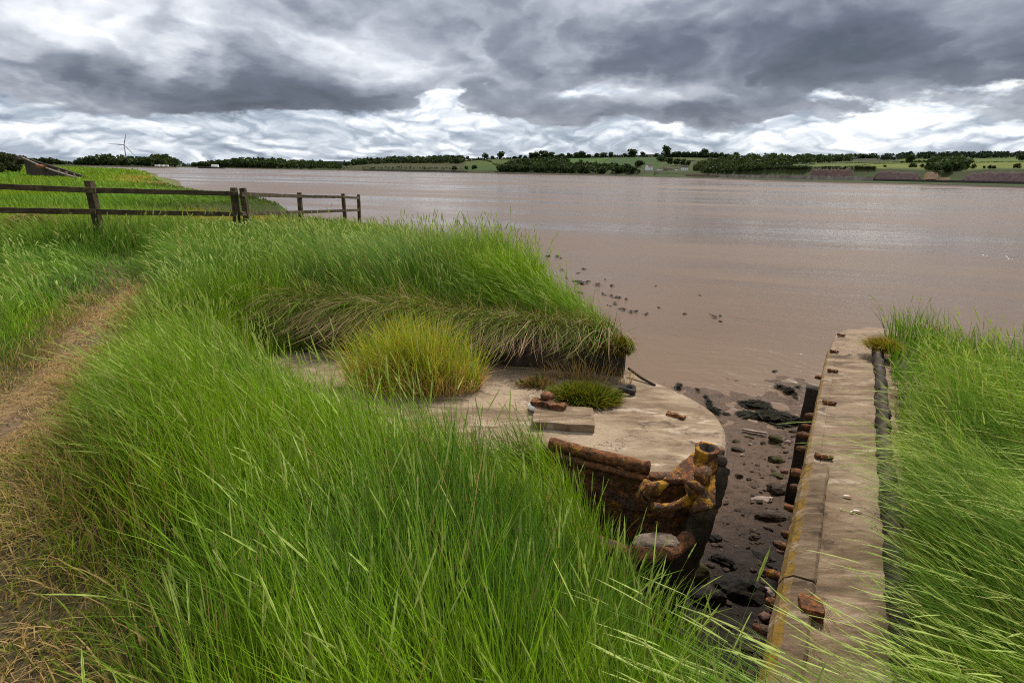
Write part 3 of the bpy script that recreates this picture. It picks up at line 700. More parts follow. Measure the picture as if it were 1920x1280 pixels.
# masts and pylons
def pylon(px, py0, py1, label):
    P = T(px, py0); dep = float((np.array(P) - CAMP) @ _F); h = (py0 - py1) * dep / FPX
    bm = bmesh.new(); w = h * .13
    for sx in (-1, 1):
        for sy in (-1, 1): tube(bm, [P + Vector((sx * w, sy * w, -1)), P + Vector((sx * w * .3, sy * w * .3, h * .6)), P + Vector((0, 0, h))], h * .014, 5)
    for k, z in enumerate((.6, .74, .88)): tube(bm, [P + Vector((-h * .17 * (1 - .2 * k), 0, h * z)), P + Vector((h * .17 * (1 - .2 * k), 0, h * z))], h * .011, 5)
    for k in range(6):
        z0 = h * .1 * k; z1 = h * .1 * (k + 1); q0 = w * (1 - .7 * z0 / h / .6); q1 = w * (1 - .7 * z1 / h / .6)
        for sy in (-1, 1):
            tube(bm, [P + Vector((-q0, sy * q0, z0)), P + Vector((q1, sy * q1, z1))], h * .007, 4); tube(bm, [P + Vector((q0, sy * q0, z0)), P + Vector((-q1, sy * q1, z1))], h * .007, 4)
    tag(bmobj('electricity_pylon', bm, MAT['steel'], None, False, tuple(P)), label, 'pylon', 'pylons on the far hills')
pylon(1557, 303, 290, 'grey lattice pylon on the skyline left of the ridge wood')
pylon(1860, 296, 283, 'grey lattice pylon standing on the right ridge wood')
P = T(1374, rg(1374)); bm = bmesh.new(); tube(bm, [P - Vector((0, 0, 1)), P + Vector((0, 0, 22))], [.5, .25], 6); tube(bm, [P + Vector((-1.5, 0, 18)), P + Vector((1.5, 0, 18))], .25, 5); tube(bm, [P + Vector((-1, 0, 15)), P + Vector((1, 0, 15))], .25, 5)
tag(bmobj('radio_mast', bm, MAT['steel'], None, False, tuple(P)), 'thin radio mast on the skyline left of the blue grey sheds', 'mast')

# wind turbine
R = 1700; hub = PR(232.5, 271.5, R); foot = Vector((hub.x, hub.y, 2.0)); t = empty('wind_turbine', foot, 'three bladed wind turbine standing beyond the wood at left', 'wind turbine')
bm = bmesh.new(); tube(bm, [foot, hub - Vector((0, 0, .5))], [1.9, 1.1], 12); bmobj('tower', bm, MAT['turbine'], t)
toc = Vector((-hub.x, -hub.y, 0)).normalized()
bm = bmesh.new(); tube(bm, [hub - toc * 5, hub - toc * 3, hub + toc * 2.2], [1.2, 1.9, 1.7], 10); bmobj('nacelle', bm, MAT['turbine'], t)
bm = bmesh.new(); tube(bm, [hub + toc * 2.2, hub + toc * 3.3, hub + toc * 4.2], [1.5, 1.4, .3], 10); bmobj('hub', bm, MAT['turbine'], t)
side = toc.cross(Vector((0, 0, 1))).normalized() * -1
for an in (178, 73, -53):
    a = RAD(an); d = side * math.cos(a) + Vector((0, 0, 1)) * math.sin(a); bm = bmesh.new(); c0 = hub + toc * 3
    tube(bm, [c0 + d * 1, c0 + d * 6, c0 + d * 20, c0 + d * 31], [.8, 1.5, .9, .2], 8, (.8, .8)); bmobj('blade', bm, MAT['turbine'], t)
# far-left pier, white pavilion, caravans
bmp = bmesh.new(); a = PR(372, 317.4, 1500); b_ = PR(422, 317.6, 1500); a.z = b_.z = 0
tag(bmobj('pier', beam((a.x, a.y, 1.2), (b_.x, b_.y, 1.2), 14, 3.4, 24, .5, 3), flat('pier_stone', (.045, .038, .034), .9, .3, .1), None, False), 'dark low pier at the end of the left shore', 'pier')
bmp.free()
house(404, 316, 12, 4.6, .4, 0, MAT['white'], MAT['white'], 'pavilion', 'white flat building at the end of the dark pier', 'building', 0, 3, None, Vector(PR(404, 316.2, 1500).to_2d().to_3d()) + Vector((0, 0, 2.9)))
for i, (px, lb) in enumerate([(295, 'left white caravan parked before the wood'), (303, 'middle white caravan parked before the wood'), (312, 'right white caravan parked before the wood')]):
    P = PR(px, 312, 1150); P.z = 2.4
    t = empty('caravan', P, lb, 'caravan', 'caravans by the left shore')
    bmobj('body', bevel_box(P + Vector((0, 0, 1.9)), (7, 2.6, 2.6), None, .4), MAT['white'], t, False)
    bm = bmesh.new(); add_box(bm, P + Vector((0, -1.3, 2.3)), (2.4, .06, .7)); bmobj('window', bm, MAT['glass'], t, False)
    for s in (-1, 1):
        bm = bmesh.new(); tube(bm, [P + Vector((s * .8, -1.25, .4)), P + Vector((s * .8, -1.0, .4))], .4, 10); bmobj('wheel', bm, MAT['rubber'], t, False)

# left bush and the beached hulk beyond the meadow
for px, py, rngm, hpx, wd, lb in [(2, 312, 165, 36, 1.3, 'dense dark bush at the left frame edge beyond the meadow'), (21, 312, 175, 27, 1.0, 'smaller dark tree beside the bush at the left frame edge'), (-25, 312, 170, 42, 1.2, 'tall dark tree cut by the left frame edge')]:
    P = PR(px, py, rngm); P.z = 2.3; h = hpx * rngm / FPX
    t = empty('tree', P, lb, 'tree', 'trees at the left edge of the meadow'); lob = []
    r = np.random.default_rng(px + 150)
    lob = [(r.uniform(-.4, .4) * h * wd, r.uniform(-.4, .4) * h * wd, r.uniform(.2, .72) * h) for _ in range(16)]
    v, q, tn = crown_cloud(lob, list(r.uniform(.13, .27, 16) * h), 5200, h * .021, [(.035, .047, .012), (.028, .042, .014), (.055, .058, .016)], px + 109)
    npobj('crown', npmesh('crown', v, q, MAT['crown'], tn), t)
    s = npobj('trunk', TRUNKS[0], t); s.scale = (h, h, h)
A = PR(34, 318, 140); A.z = 2.0; B = PR(152, 318, 118); B.z = 2.0
hk = empty('beached_hulk', A, 'dark wooden hulk lying in the meadow with its bow raised', 'wreck')
ax = (B - A); L = ax.length; ax.normalize(); nrm = Vector((ax.y, -ax.x, 0))
if nrm.dot(A) > 0: nrm = -nrm
bm = bmesh.new(); rows = []
for i in range(21):
    s = i / 20; ztop = 2.0 + 3.35 * (1 - s) ** 1.15 + .12; zb = 1.2; wdt = .4 + .8 * min(1, s * 2.2)
    c0 = A + ax * (s * L) - nrm * 1.5; wl = wdt
    rows.append([bm.verts.new(Vector((c0.x, c0.y, z)) + nrm * q) for q, z in ((wl * .8, zb), (wl, ztop), (wl - .25, ztop), (wl - .3, ztop - .45), (-wl + .3, ztop - .45), (-wl + .25, ztop), (-wl, ztop), (-wl * .8, zb))])
for i in range(20):
    for k in range(8): bm.faces.new((rows[i][k], rows[i + 1][k], rows[i + 1][(k + 1) % 8], rows[i][(k + 1) % 8]))
bm.faces.new(rows[0]); bm.faces.new(rows[-1][::-1]); jitter(bm, .07, .8, 2)
bmobj('hull', bm, MAT['timber'], hk, False)
pts = [A + ax * (i / 20 * L) + nrm * (-1.5 + .45 + .8 * min(1, i / 20 * 2.2)) + Vector((0, 0, 3.35 * (1 - i / 20) ** 1.15 + .17)) for i in range(21)]
bm = bmesh.new(); tube(bm, pts, .13, 6); jitter(bm, .03, 2)
bmobj('gunwale', bm, mottled('bleached_wood', [(.3, (.12, .09, .07)), (.7, (.42, .35, .29))], 1.2), hk)
bmobj('bow_post', beam(A + Vector((-.1, 0, 2.6)), A + ax * 2.0 + Vector((0, 0, 3.55)), .8, .75, 8, .08, 3), MAT['timber'], hk, False)
bmobj('hatch_block', beam(A + ax * L * .36 + Vector((0, 0, 2.2)), A + ax * L * .45 + Vector((0, 0, 1.95)), .9, .5, 8, .08, 5), MAT['rust'], hk, False)
for k in range(3):
    s = .62 + k * .11; P = A + ax * L * s + Vector((0, 0, 3.35 * (1 - s) ** 1.15 + .25)) - nrm * .4
    bmobj('rib', beam(P - Vector((0, 0, .5)), P + Vector((.1, 0, .35)), .25, .25, 4, .03, k), MAT['rock_pale'], hk, False)

#==SPLIT==
# ------------------------------------------------------------------ concrete barges
DZ = 2.6
def hull(outline, prof, step, amp, seed, parent, m_, capm=None, name='hull'):
    pts = resample(smooth_pts(outline, 2), step, True); n = len(pts)
    area = sum(pts[i].x * pts[(i + 1) % n].y - pts[(i + 1) % n].x * pts[i].y for i in range(n))
    if area < 0: pts.reverse()
    nr = []
    for i in range(n):
        t = (pts[(i + 1) % n] - pts[i - 1]).normalized(); nr.append(Vector((-t.y, t.x)))
    bm = bmesh.new(); rings = []
    for ins_, z in prof:
        ring = []
        for i, p in enumerate(pts):
            k = mnoise.noise(Vector((p.x * 5, p.y * 5, z * 2 + seed))) * amp + mnoise.noise(Vector((p.x * 17, p.y * 17, z * 5 + seed))) * amp * .6
            q = p + nr[i] * (ins_ + k); ring.append(bm.verts.new((q.x, q.y, z + (k * .5 if z > 2.3 else 0))))
        rings.append(ring)
    for a, b in zip(rings[:-1], rings[1:]):
        for i in range(n): bm.faces.new((a[i], a[(i + 1) % n], b[(i + 1) % n], b[i]))
    f = bm.faces.new(rings[-1]); f.normal_update(); bmesh.ops.triangulate(bm, faces=[f])
    return bmobj(name, bm, m_, parent, False)
OUT_L = [(1.53, 3.66), (1.15, 3.47), (.93, 3.50), (.3, 3.80), (-.2, 3.7), (-.9, 3.4), (-2.2, 4.0), (-3.6, 5.4), (-3.8, 7.2), (-2.8, 8.6), (-1.2, 9.1), (-.1, 8.7), (.55, 7.5), (1.10, 6.4), (1.22, 5.85), (1.42, 5.46), (1.71, 5.0), (1.83, 4.6), (1.75, 4.14)]
barge = empty('concrete_barge', (0.6, 4.6, DZ), 'sunken concrete barge at centre with rusted bow bulwark and turf growing in its hold', 'barge')
hull(OUT_L, [(.55, -.5), (.40, .6), (.16, 1.6), (.06, 2.15), (.0, 2.42), (.0, 2.54), (.012, 2.575), (.035, 2.597), (.08, 2.60)], .05, .012, 1, barge, MAT['concrete'])
bmobj('hatch_coaming', beam((-2.7, 6.62, 2.74), (1.18, 5.62, 2.74), .26, .36, 60, .028, 4, .3), MAT['timber'], barge)
def plan(p): return (p[0], p[1])
# rusted bulwark on the near side of the bow
NE = [(-.15, 4.05), (.3, 3.76), (.62, 3.57), (.93, 3.41), (1.12, 3.40), (1.30, 3.46), (1.50, 3.60)]
def ne(s):
    s = max(0, min(.9999, s)) * (len(NE) - 1); i = int(s); f = s - i; a, b = NE[i], NE[i + 1]; return Vector((a[0] + (b[0] - a[0]) * f, a[1] + (b[1] - a[1]) * f))
def plate(s0, s1, ztop, zbot, off, thick, amp, seed, nx_=60, nz=26, lean=.10):
    bm = bmesh.new(); fr = []; bk = []
    for i in range(nx_ + 1):
        s = s0 + (s1 - s0) * i / nx_; p = ne(s); t = (ne(s + .02) - ne(s - .02)).normalized(); n_ = Vector((t.y, -t.x)); cf = []; cb = []
        for j in range(nz + 1):
            zt = ztop(s) if callable(ztop) else ztop; zb_ = zbot(s) if callable(zbot) else zbot
            z = zb_ + (zt - zb_) * j / nz; l = lean * (z - 2.6)
            q3 = Vector((p.x, p.y, z)); k = mnoise.noise(q3 * 9 + Vector((seed, 0, 0))) * amp + mnoise.noise(q3 * 24) * amp * .6 + mnoise.noise(q3 * 55) * amp * .35
            q = p + n_ * (off + l + k); cf.append(bm.verts.new((q.x, q.y, z + (mnoise.noise(q3 * 14) * amp * .8 if j == nz else 0))))
            q = p + n_ * (off - thick + l + k * .3); cb.append(bm.verts.new((q.x, q.y, z)))
        fr.append(cf); bk.append(cb)
    for i in range(nx_):
        for j in range(nz):
            bm.faces.new((fr[i][j], fr[i + 1][j], fr[i + 1][j + 1], fr[i][j + 1])); bm.faces.new((bk[i][j], bk[i][j + 1], bk[i + 1][j + 1], bk[i + 1][j]))
        bm.faces.new((fr[i][nz], fr[i + 1][nz], bk[i + 1][nz], bk[i][nz])); bm.faces.new((fr[i][0], bk[i][0], bk[i + 1][0], fr[i + 1][0]))
    for i in (0, nx_):
        for j in range(nz): bm.faces.new((fr[i][j], fr[i][j + 1], bk[i][j + 1], bk[i][j]))
    return bm
def ztop(s):
    return float(np.interp(s, [0, .5, .66, .70, .80, .84, .90, .95, 1], [2.66, 2.665, 2.67, 2.60, 2.60, 2.66, 2.76, 2.80, 2.76]))
bmobj('bulwark_plate', plate(.14, .97, ztop, 1.95, .02, .07, .026, 3, 90, 34), MAT['rust_dark'], barge)
bm = bmesh.new(); pts = [(*(ne(s) + Vector((.0, .0))), 2.705 + .03 * s) for s in np.linspace(.165, .50, 26)]
tube(bm, pts, [.045 + .002 * math.sin(i * 1.3) for i in range(25)] + [.046], 14); jitter(bm, .003, 10, 2); jitter(bm, .0035, 50, 5)
bmobj('rail_pipe', bm, MAT['rust_orange'], barge)
bm = bmesh.new(); pts = [(*(ne(s) + Vector((-.004, -.034))), 2.640 + .03 * s) for s in np.linspace(.165, .50, 26)]
tube(bm, pts, .026, 8); jitter(bm, .008, 14, 7)
bmobj('rail_flange', bm, MAT['rust'], barge)
# fairlead: an open-topped cast ring with two horns, standing on the bulwark face
tdir = Vector((.93, .36, 0)).normalized()
fc = PD(1256, 930, 3.20); tdir = Vector((.98, .14, 0)).normalized(); fdn = Vector((tdir.y, -tdir.x, 0)); upv = (Vector((0, 0, 1)) - fdn * -.45).normalized()
pts = []; rad = []
for k in range(41):
    a = RAD(132 + (404 - 132) * k / 40); e = abs(k - 20) / 20
    pts.append(fc + tdir * math.cos(a) * .135 + upv * math.sin(a) * .112); rad.append(.025 + .010 * e ** 2)
bm = bmesh.new(); tube(bm, pts, rad, 14); jitter(bm, .004, 16, 3); jitter(bm, .004, 55, 6)
fair = bmobj('fairlead', bm, MAT['rust_lichen'], barge)
bm = bmesh.new(); tube(bm, [fc + tdir * .158 + upv * .045, fc + tdir * .120 + upv * .088, fc + tdir * .080 + upv * .118, fc + tdir * .062 + upv * .128], [.034, .030, .016, .004], 10); jitter(bm, .004, 24, 1); bmobj('horn', bm, MAT['rust_lichen'], fair)
bm = bmesh.new(); tube(bm, [fc - tdir * .130 + upv * .050, fc - tdir * .105 + upv * .095, fc - tdir * .065 + upv * .122, fc - tdir * .040 + upv * .120], [.036, .036, .024, .006], 10); jitter(bm, .004, 24, 2); bmobj('horn', bm, MAT['rust_lichen'], fair)
bm = bevel_box(PD(1214, 922, 3.26), (.085, .06, .12), Matrix.Rotation(RAD(24), 3, 'Y') @ Matrix.Rotation(RAD(-8), 3, 'Z'), .012, 5); jitter(bm, .009, 13, 4); jitter(bm, .006, 45, 1)
bmobj('cast_lug', bm, MAT['rust_lichen'], barge)
for k in range(7):
    q = ne(.30 + .07 * k) ; n_q = Vector((-.4, -.9)); bm = bmesh.new(); P = Vector((q.x - .02, q.y - .055, 2.50 - .03 * (k % 2)))
    bmesh.ops.create_icosphere(bm, subdivisions=2, radius=.017, matrix=Matrix.Translation(P)); jitter(bm, .005, 40, k); bmobj('rivet', bm, MAT['rust'], barge)
# sloping bracket up to the pipe socket at the stem
def slab4(pts, thick, amp, seed, cuts=12):
    a, b, c, d = [Vector(p) for p in pts]; n_ = (b - a).cross(d - a).normalized(); bm = bmesh.new()
    grid = []
    for s_ in (0, 1):
        g_ = [[bm.verts.new(a.lerp(b, i / cuts).lerp(d.lerp(c, i / cuts), j / cuts) + n_ * (thick * (s_ - .5))) for j in range(cuts + 1)] for i in range(cuts + 1)]; grid.append(g_)
    for i in range(cuts):
        for j in range(cuts):
            for s_ in (0, 1):
                g_ = grid[s_]; bm.faces.new((g_[i][j], g_[i + 1][j], g_[i + 1][j + 1], g_[i][j + 1]))
    for i in range(cuts):
        for e in (0, cuts):
            bm.faces.new((grid[0][i][e], grid[0][i + 1][e], grid[1][i + 1][e], grid[1][i][e])); bm.faces.new((grid[0][e][i], grid[0][e][i + 1], grid[1][e][i + 1], grid[1][e][i]))
    jitter(bm, amp, 10, seed); jitter(bm, amp * .6, 33, seed + 2)
    return bm
bmobj('bracket_plate', slab4([PD(1240, 905, 3.42), PD(1330, 905, 3.42), PD(1343, 852, 3.62), PD(1298, 852, 3.62)], .045, .008, 5), MAT['rust_lichen'], barge)
bmobj('bracket_foot', slab4([PD(1300, 962, 3.34), PD(1338, 952, 3.40), PD(1338, 892, 3.50), PD(1304, 900, 3.46)], .05, .009, 8), MAT['rust_lichen'], barge)
sb = PD(1322, 866, 3.60); st = PD(1322, 838, 3.60); axv = ((st - sb).normalized() + Vector((0, -.38, 0))).normalized()
bm = bmesh.new()
ro, ri = .070, .048; N = 22
a_ = axv.cross(Vector((1, 0, 0))).normalized(); b_ = axv.cross(a_)
prof = [(ro * 1.18, -.05), (ro * 1.12, .0), (ro, .02), (ro, .085), (ro * 1.05, .10), (ro, .108), (ri, .108), (ri * .95, .02)]
rings = [[bm.verts.new(sb + axv * z + (a_ * math.cos(2 * math.pi * k / N) + b_ * math.sin(2 * math.pi * k / N)) * r_) for k in range(N)] for r_, z in prof]
for q0, q1 in zip(rings[:-1], rings[1:]):
    for k in range(N): bm.faces.new((q0[k], q0[(k + 1) % N], q1[(k + 1) % N], q1[k])).material_index = int(q1 is rings[-1])
bm.faces.new(rings[-1]).material_index = 1; bm.faces.new(rings[0][::-1]); jitter(bm, .005, 18, 3); jitter(bm, .003, 50, 3)
bmobj('pipe_socket', bm, [MAT['rust_lichen'], MAT['timber']], barge)  # inside faces coloured dark timber to paint in the shade of the hole
bm = bmesh.new(); tube(bm, [PD(1310, 898, 3.42), PD(1318, 889, 3.44), PD(1326, 880, 3.46)], [.045, .05, .03], 10); jitter(bm, .012, 20, 8); bmobj('rust_knob', bm, MAT['rust_lichen'], barge)
# stem post, rubbing strake with broken concrete
bm = bmesh.new(); sp_ = smooth_pts([PD(1353, 857, 3.62), PD(1345, 885, 3.60), PD(1313, 985, 3.75), PD(1276, 1075, 4.0), PD(1235, 1180, 4.3)], 4, False); tube(bm, sp_, [.032 + .05 * (k / len(sp_)) ** .5 for k in range(len(sp_))], 14, (.8, 1.3)); jitter(bm, .014, 9, 3); jitter(bm, .010, 30, 3); jitter(bm, .005, 80, 4)
bmobj('stem_post', bm, MAT['timber'], barge)
bm = bmesh.new(); pts = [PD(1085, 1000, 3.30), PD(1140, 1026, 3.22), PD(1200, 1042, 3.18), PD(1260, 1036, 3.26), PD(1290, 1008, 3.42)]
tube(bm, smooth_pts(pts, 2, False), .048, 10, (1, .9)); jitter(bm, .012, 14, 6); jitter(bm, .007, 45, 2)
bmobj('rubbing_strake', bm, MAT['rust'], barge)
bm = bmesh.new(); bmesh.ops.create_icosphere(bm, subdivisions=4, radius=1); 
for v in bm.verts: v.co = PD(1230, 1014, 3.30) + Vector((v.co.x * .14, v.co.y * .07, v.co.z * .032))
jitter(bm, .02, 9, 2); jitter(bm, .01, 30, 2)
bmobj('concrete_lump', bm, mottled('stained_concrete', [(.3, (.07, .05, .038)), (.5, (.17, .125, .09)), (.7, (.30, .23, .17))], 14, .9, .9, .02), barge)
bmobj('hull_plate', plate(.1, .93, 1.98, .5, -.06, .06, .03, 9, 50, 30, .30), MAT['rust_dark'], barge)

# loose things on the barge deck
def deckpt(px, py, dz=0): q = G(px, py, DZ + dz); return Vector((q[0], q[1], DZ + dz))
c = deckpt(1058, 785, .05)
bm = bevel_box(c + Vector((0, .05, -.025)), (.50, .36, .085), Matrix.Rotation(RAD(-6), 3, 'Z'), .008, 6); jitter(bm, .008, 8, 2); jitter(bm, .004, 30, 2)
tag(bmobj('concrete_slab', bm, MAT['concrete_brown'], None, False, tuple(c)), 'square edged concrete slab lying on the barge deck', 'slab')
c = deckpt(1028, 758, .085); rp = empty('rusted_fitting', c, 'flaky rusted iron fitting with a round boss lying on the concrete slab', 'iron fitting')
bm = bevel_box(c, (.30, .09, .035), Matrix.Rotation(RAD(-24), 3, 'Z'), .008, 7); jitter(bm, .02, 10, 4); jitter(bm, .014, 30, 4); bmobj('base_plate', bm, MAT['rust_dark'], rp)
bm = bmesh.new(); q = deckpt(1026, 746, .105); tube(bm, [q, q + Vector((0, 0, .03)), q + Vector((0, 0, .045))], [.06, .06, .045], 16); jitter(bm, .008, 16, 2); bmobj('boss', bm, MAT['rust'], rp)
c = deckpt(1000, 762, .04); bm = bmesh.new(); bmesh.ops.create_icosphere(bm, subdivisions=3, radius=1)
for v in bm.verts: v.co = c + Vector((v.co.x * .05, v.co.y * .07, v.co.z * .04))
jitter(bm, .02, 14, 3); tag(bmobj('chalk_lump', bm, MAT['white'], None, True, tuple(c)), 'small white lump beside the left end of the concrete slab', 'stone')
c = deckpt(1176, 733, .02); bm = bmesh.new(); pts = [c + Vector((math.cos(k / 18 * 6.283) * .062, math.sin(k / 18 * 6.283) * .055, .02 + .012 * math.sin(k / 18 * 12))) for k in range(18)]
rings = tube(bm, pts, .026, 8, None, False)
for k in range(8): bm.faces.new((rings[-1][k], rings[-1][(k + 1) % 8], rings[0][(k + 1) % 8], rings[0][k]))
jitter(bm, .008, 18, 2); tag(bmobj('rubber_ring', bm, MAT['rubber'], None, True, tuple(c)), 'dark crumpled ring lying on the pale barge deck', 'ring')
c = deckpt(1268, 779, .015); bm = bevel_box(c, (.16, .05, .03), Matrix.Rotation(RAD(-38), 3, 'Z'), .008, 6); jitter(bm, .014, 14, 6); jitter(bm, .008, 40, 6)
tag(bmobj('rust_flake', bm, MAT['rust_orange'], None, True, tuple(c)), 'thin rusty flake lying on the pale deck near the hull edge', 'rust flake')
a_ = deckpt(1178, 690, .08); b2 = deckpt(1228, 722, .01); bm = bmesh.new(); tube(bm, [a_, a_.lerp(b2, .5) - Vector((0, 0, .015)), b2], .014, 7); jitter(bm, .003, 20, 1)
tag(bmobj('iron_rod', bm, MAT['timber'], None, True), 'thin dark rod running from the coaming end down to the deck edge', 'rod')

# right-hand barge
OUT_R = [(-.2, -.3), (.55, 1.0), (1.14, 2.0), (1.66, 2.88), (2.23, 3.87), (2.95, 5.10), (3.55, 6.12), (4.05, 6.95), (4.38, 7.44), (4.72, 7.70), (5.1, 7.78), (5.45, 7.45), (5.75, 6.2), (5.7, 3.0), (4.6, -1.5), (2.0, -2.5)]
bargeR = empty('concrete_barge', (2.4, 3.9, DZ), 'long concrete barge at right, its bare side deck studded with rusty cleats', 'barge')
hull(OUT_R, [(.06, -.8), (.03, 1.2), (.015, 2.2), (.0, 2.5), (.006, 2.56), (.02, 2.588), (.05, 2.60)], .05, .006, 4, bargeR, MAT['concrete_brown'])
EDGE = [(1.14 - .3 * .59, 1.7), (1.14, 2.0), (1.66, 2.88), (2.23, 3.87), (2.95, 5.10), (3.55, 6.12), (4.05, 6.95)]
def edge_at(y):
    x = float(np.interp(y, [p[1] for p in EDGE], [p[0] for p in EDGE])); x2 = float(np.interp(y + .05, [p[1] for p in EDGE], [p[0] for p in EDGE]))
    t = Vector((x2 - x, .05)).normalized(); return Vector((x, y)), t, Vector((t.y, -t.x))
def kerb(y0, y1, hgt_, seed):
    bm = bmesh.new(); n = int((y1 - y0) / .04); prev = None
    sec = [(-.014, -.30), (-.016, -.045), (.006, .004), (.046, hgt_), (.135, hgt_ + .004), (.150, hgt_ - .008), (.154, -.05)]
    for i in range(n + 1):
        p, t, n_ = edge_at(y0 + (y1 - y0) * i / n); ring = []
        for a, z in sec:
            k = mnoise.noise(Vector((p.x * 7, p.y * 7, z * 6 + seed))) * .007 + mnoise.noise(Vector((p.x * 25, p.y * 25, a * 30))) * .005
            q = p + n_ * (a + k); ring.append(bm.verts.new((q.x, q.y, DZ + z + k)))
        if prev:
            for k in range(len(sec) - 1):
                f = bm.faces.new((prev[k], ring[k], ring[k + 1], prev[k + 1])); f.material_index = 1 if k <= 2 else 0
        else: bm.faces.new(ring)
        prev = ring
    bm.faces.new(prev[::-1])
    return bmobj('kerb', bm, [MAT['concrete_dark'], MAT['concrete_moss']], bargeR, False)
kerb(2.50, 3.72, .036, 1); kerb(1.70, 2.49, .030, 5)
def strip(y0, y1):
    bm = bmesh.new(); n = int((y1 - y0) / .05); prev = None
    for i in range(n + 1):
        p, t, n_ = edge_at(y0 + (y1 - y0) * i / n); ring = []
        for a, z in ((-.010, -.5), (-.012, -.06), (-.002, -.010), (.016, .004), (.09, .006), (.096, -.02)):
            k = mnoise.noise(Vector((p.x * 9, p.y * 9, z * 6))) * .007; q = p + n_ * (a + k); ring.append(bm.verts.new((q.x, q.y, DZ + z)))
        if prev:
            for k in range(5): f = bm.faces.new((prev[k], ring[k], ring[k + 1], prev[k + 1])); f.material_index = 1 if k <= 2 else 0
        else: bm.faces.new(ring)
        prev = ring
    bm.faces.new(prev[::-1]); return bmobj('edge_strip', bm, [MAT['concrete_brown'], MAT['concrete_moss']], bargeR, False)
strip(3.74, 6.6)
COAM = [(1.50, 1.62), (2.26, 2.92), (2.76, 3.80), (3.32, 4.72), (3.95, 5.80), (4.42, 6.62)]
bm = bmesh.new(); tube(bm, [(x, y, DZ + .04) for x, y in resample([Vector(p) for p in COAM], .06)], .07, 12, (.6, 1.3)); jitter(bm, .03, 7, 3); jitter(bm, .018, 25, 3)
bmobj('hatch_coaming', bm, MAT['timber'], bargeR)
SOILR = [(1.55, 1.55), (2.32, 2.88), (2.82, 3.76), (3.38, 4.68), (4.01, 5.76), (4.72, 7.0), (5.2, 7.3), (5.55, 6.2), (5.5, 3.0), (4.4, -1.4), (2.2, -2.2), (.6, .2)]
def soilR_z(x, y): return 2.74 - .10 * sst(4.5, 7, y) - .05 * sst(0, 2.5, (x - 1.5) - (y - 1.6) * .59) + .07 * (fbm(x * 1.5, y * 1.5, 6) - .5)
gxr, gyr = np.meshgrid(np.arange(.4, 5.8, .1), np.arange(-2.3, 7.5, .1)); insr = inside(gxr, gyr, SOILR); zr = soilR_z(gxr, gyr)
ir = np.arange(gxr.size).reshape(gxr.shape); ok = insr[:-1, :-1] & insr[1:, :-1] & insr[:-1, 1:] & insr[1:, 1:]
Qr = np.stack([ir[:-1, :-1], ir[:-1, 1:], ir[1:, 1:], ir[1:, :-1]], -1)[ok]
mk_ = npmesh('hold_soil', np.stack([gxr, gyr, zr], -1).reshape(-1, 3), Qr, mottled('hold_earth', [(.3, (.03, .022, .012)), (.7, (.08, .06, .03))], 9), smooth=True)
tag(npobj('soil', mk_), 'dark earth filling the hold of the right barge', 'soil', kind='structure')
# rusty deck cleats
def cleat(px, py, ln, label_rot=-8, s=1.0):
    R_ = Matrix.Rotation(RAD(label_rot), 3, 'Z'); c = deckpt(px, py, .008); bm = bmesh.new()
    for dx_, w_, d_, h_ in ((0, .95, .30, .016), (-.36, .24, .38, .034), (.38, .20, .30, .024), (.02, .30, .16, .026)):
        add_box(bm, c + R_ @ Vector((dx_ * ln, 0, h_ / 2)), (w_ * ln, d_ * ln, h_), R_)
    bmesh.ops.bevel(bm, geom=list(bm.edges), offset=.004, segments=1, affect='EDGES'); bmesh.ops.subdivide_edges(bm, edges=list(bm.edges), cuts=2, use_grid_fill=True)
    jitter(bm, .007, 22, px); jitter(bm, .005, 60, px)
    bmobj('deck_cleat', bm, MAT['rust_orange'] if px % 2 else MAT['rust'], bargeR)
for px, py, ln in [(1577, 630, .10), (1564, 661, .10), (1561, 697, .11), (1555, 757, .115), (1545, 859, .125)]: cleat(px, py, ln)
c = deckpt(1522, 1132, .05); bm = bevel_box(c - Vector((0, 0, .022)), (.105, .115, .065), Matrix.Rotation(RAD(-24), 3, 'Z'), .012, 5); jitter(bm, .010, 14, 5); jitter(bm, .006, 45, 5)
bmobj('iron_block', bm, MAT['rust_orange'], bargeR)
for k in range(18):
    y = 2.5 + k * .235 + rnd.uniform(-.04, .04); p, t, n_ = edge_at(y); z = 2.30 - rnd.uniform(0, .14)
    bm = bmesh.new(); a_ = Vector((p.x, p.y, z)); o_ = Vector((-n_.x, -n_.y, 0)); ln = rnd.uniform(.07, .13)
    tube(bm, [a_ + Vector((n_.x, n_.y, 0)) * .05, a_ + o_ * ln * .6, a_ + o_ * ln], [.026, .030, .018], 8); jitter(bm, .012, 22, k)
    bmobj('side_bolt', bm, MAT['rust_orange'] if k % 3 else MAT['rust'], bargeR)
p, t, n_ = edge_at(5.35); p2, _, _ = edge_at(5.75); o2 = Vector((-n_.x, -n_.y, 0)) * .07
bmobj('fender_post', beam(Vector((p2.x, p2.y, 2.42)) + o2, Vector((p2.x, p2.y, 1.0)) + o2 * 1.2, .12, .14, 8, .015, 3), MAT['timber'], bargeR)
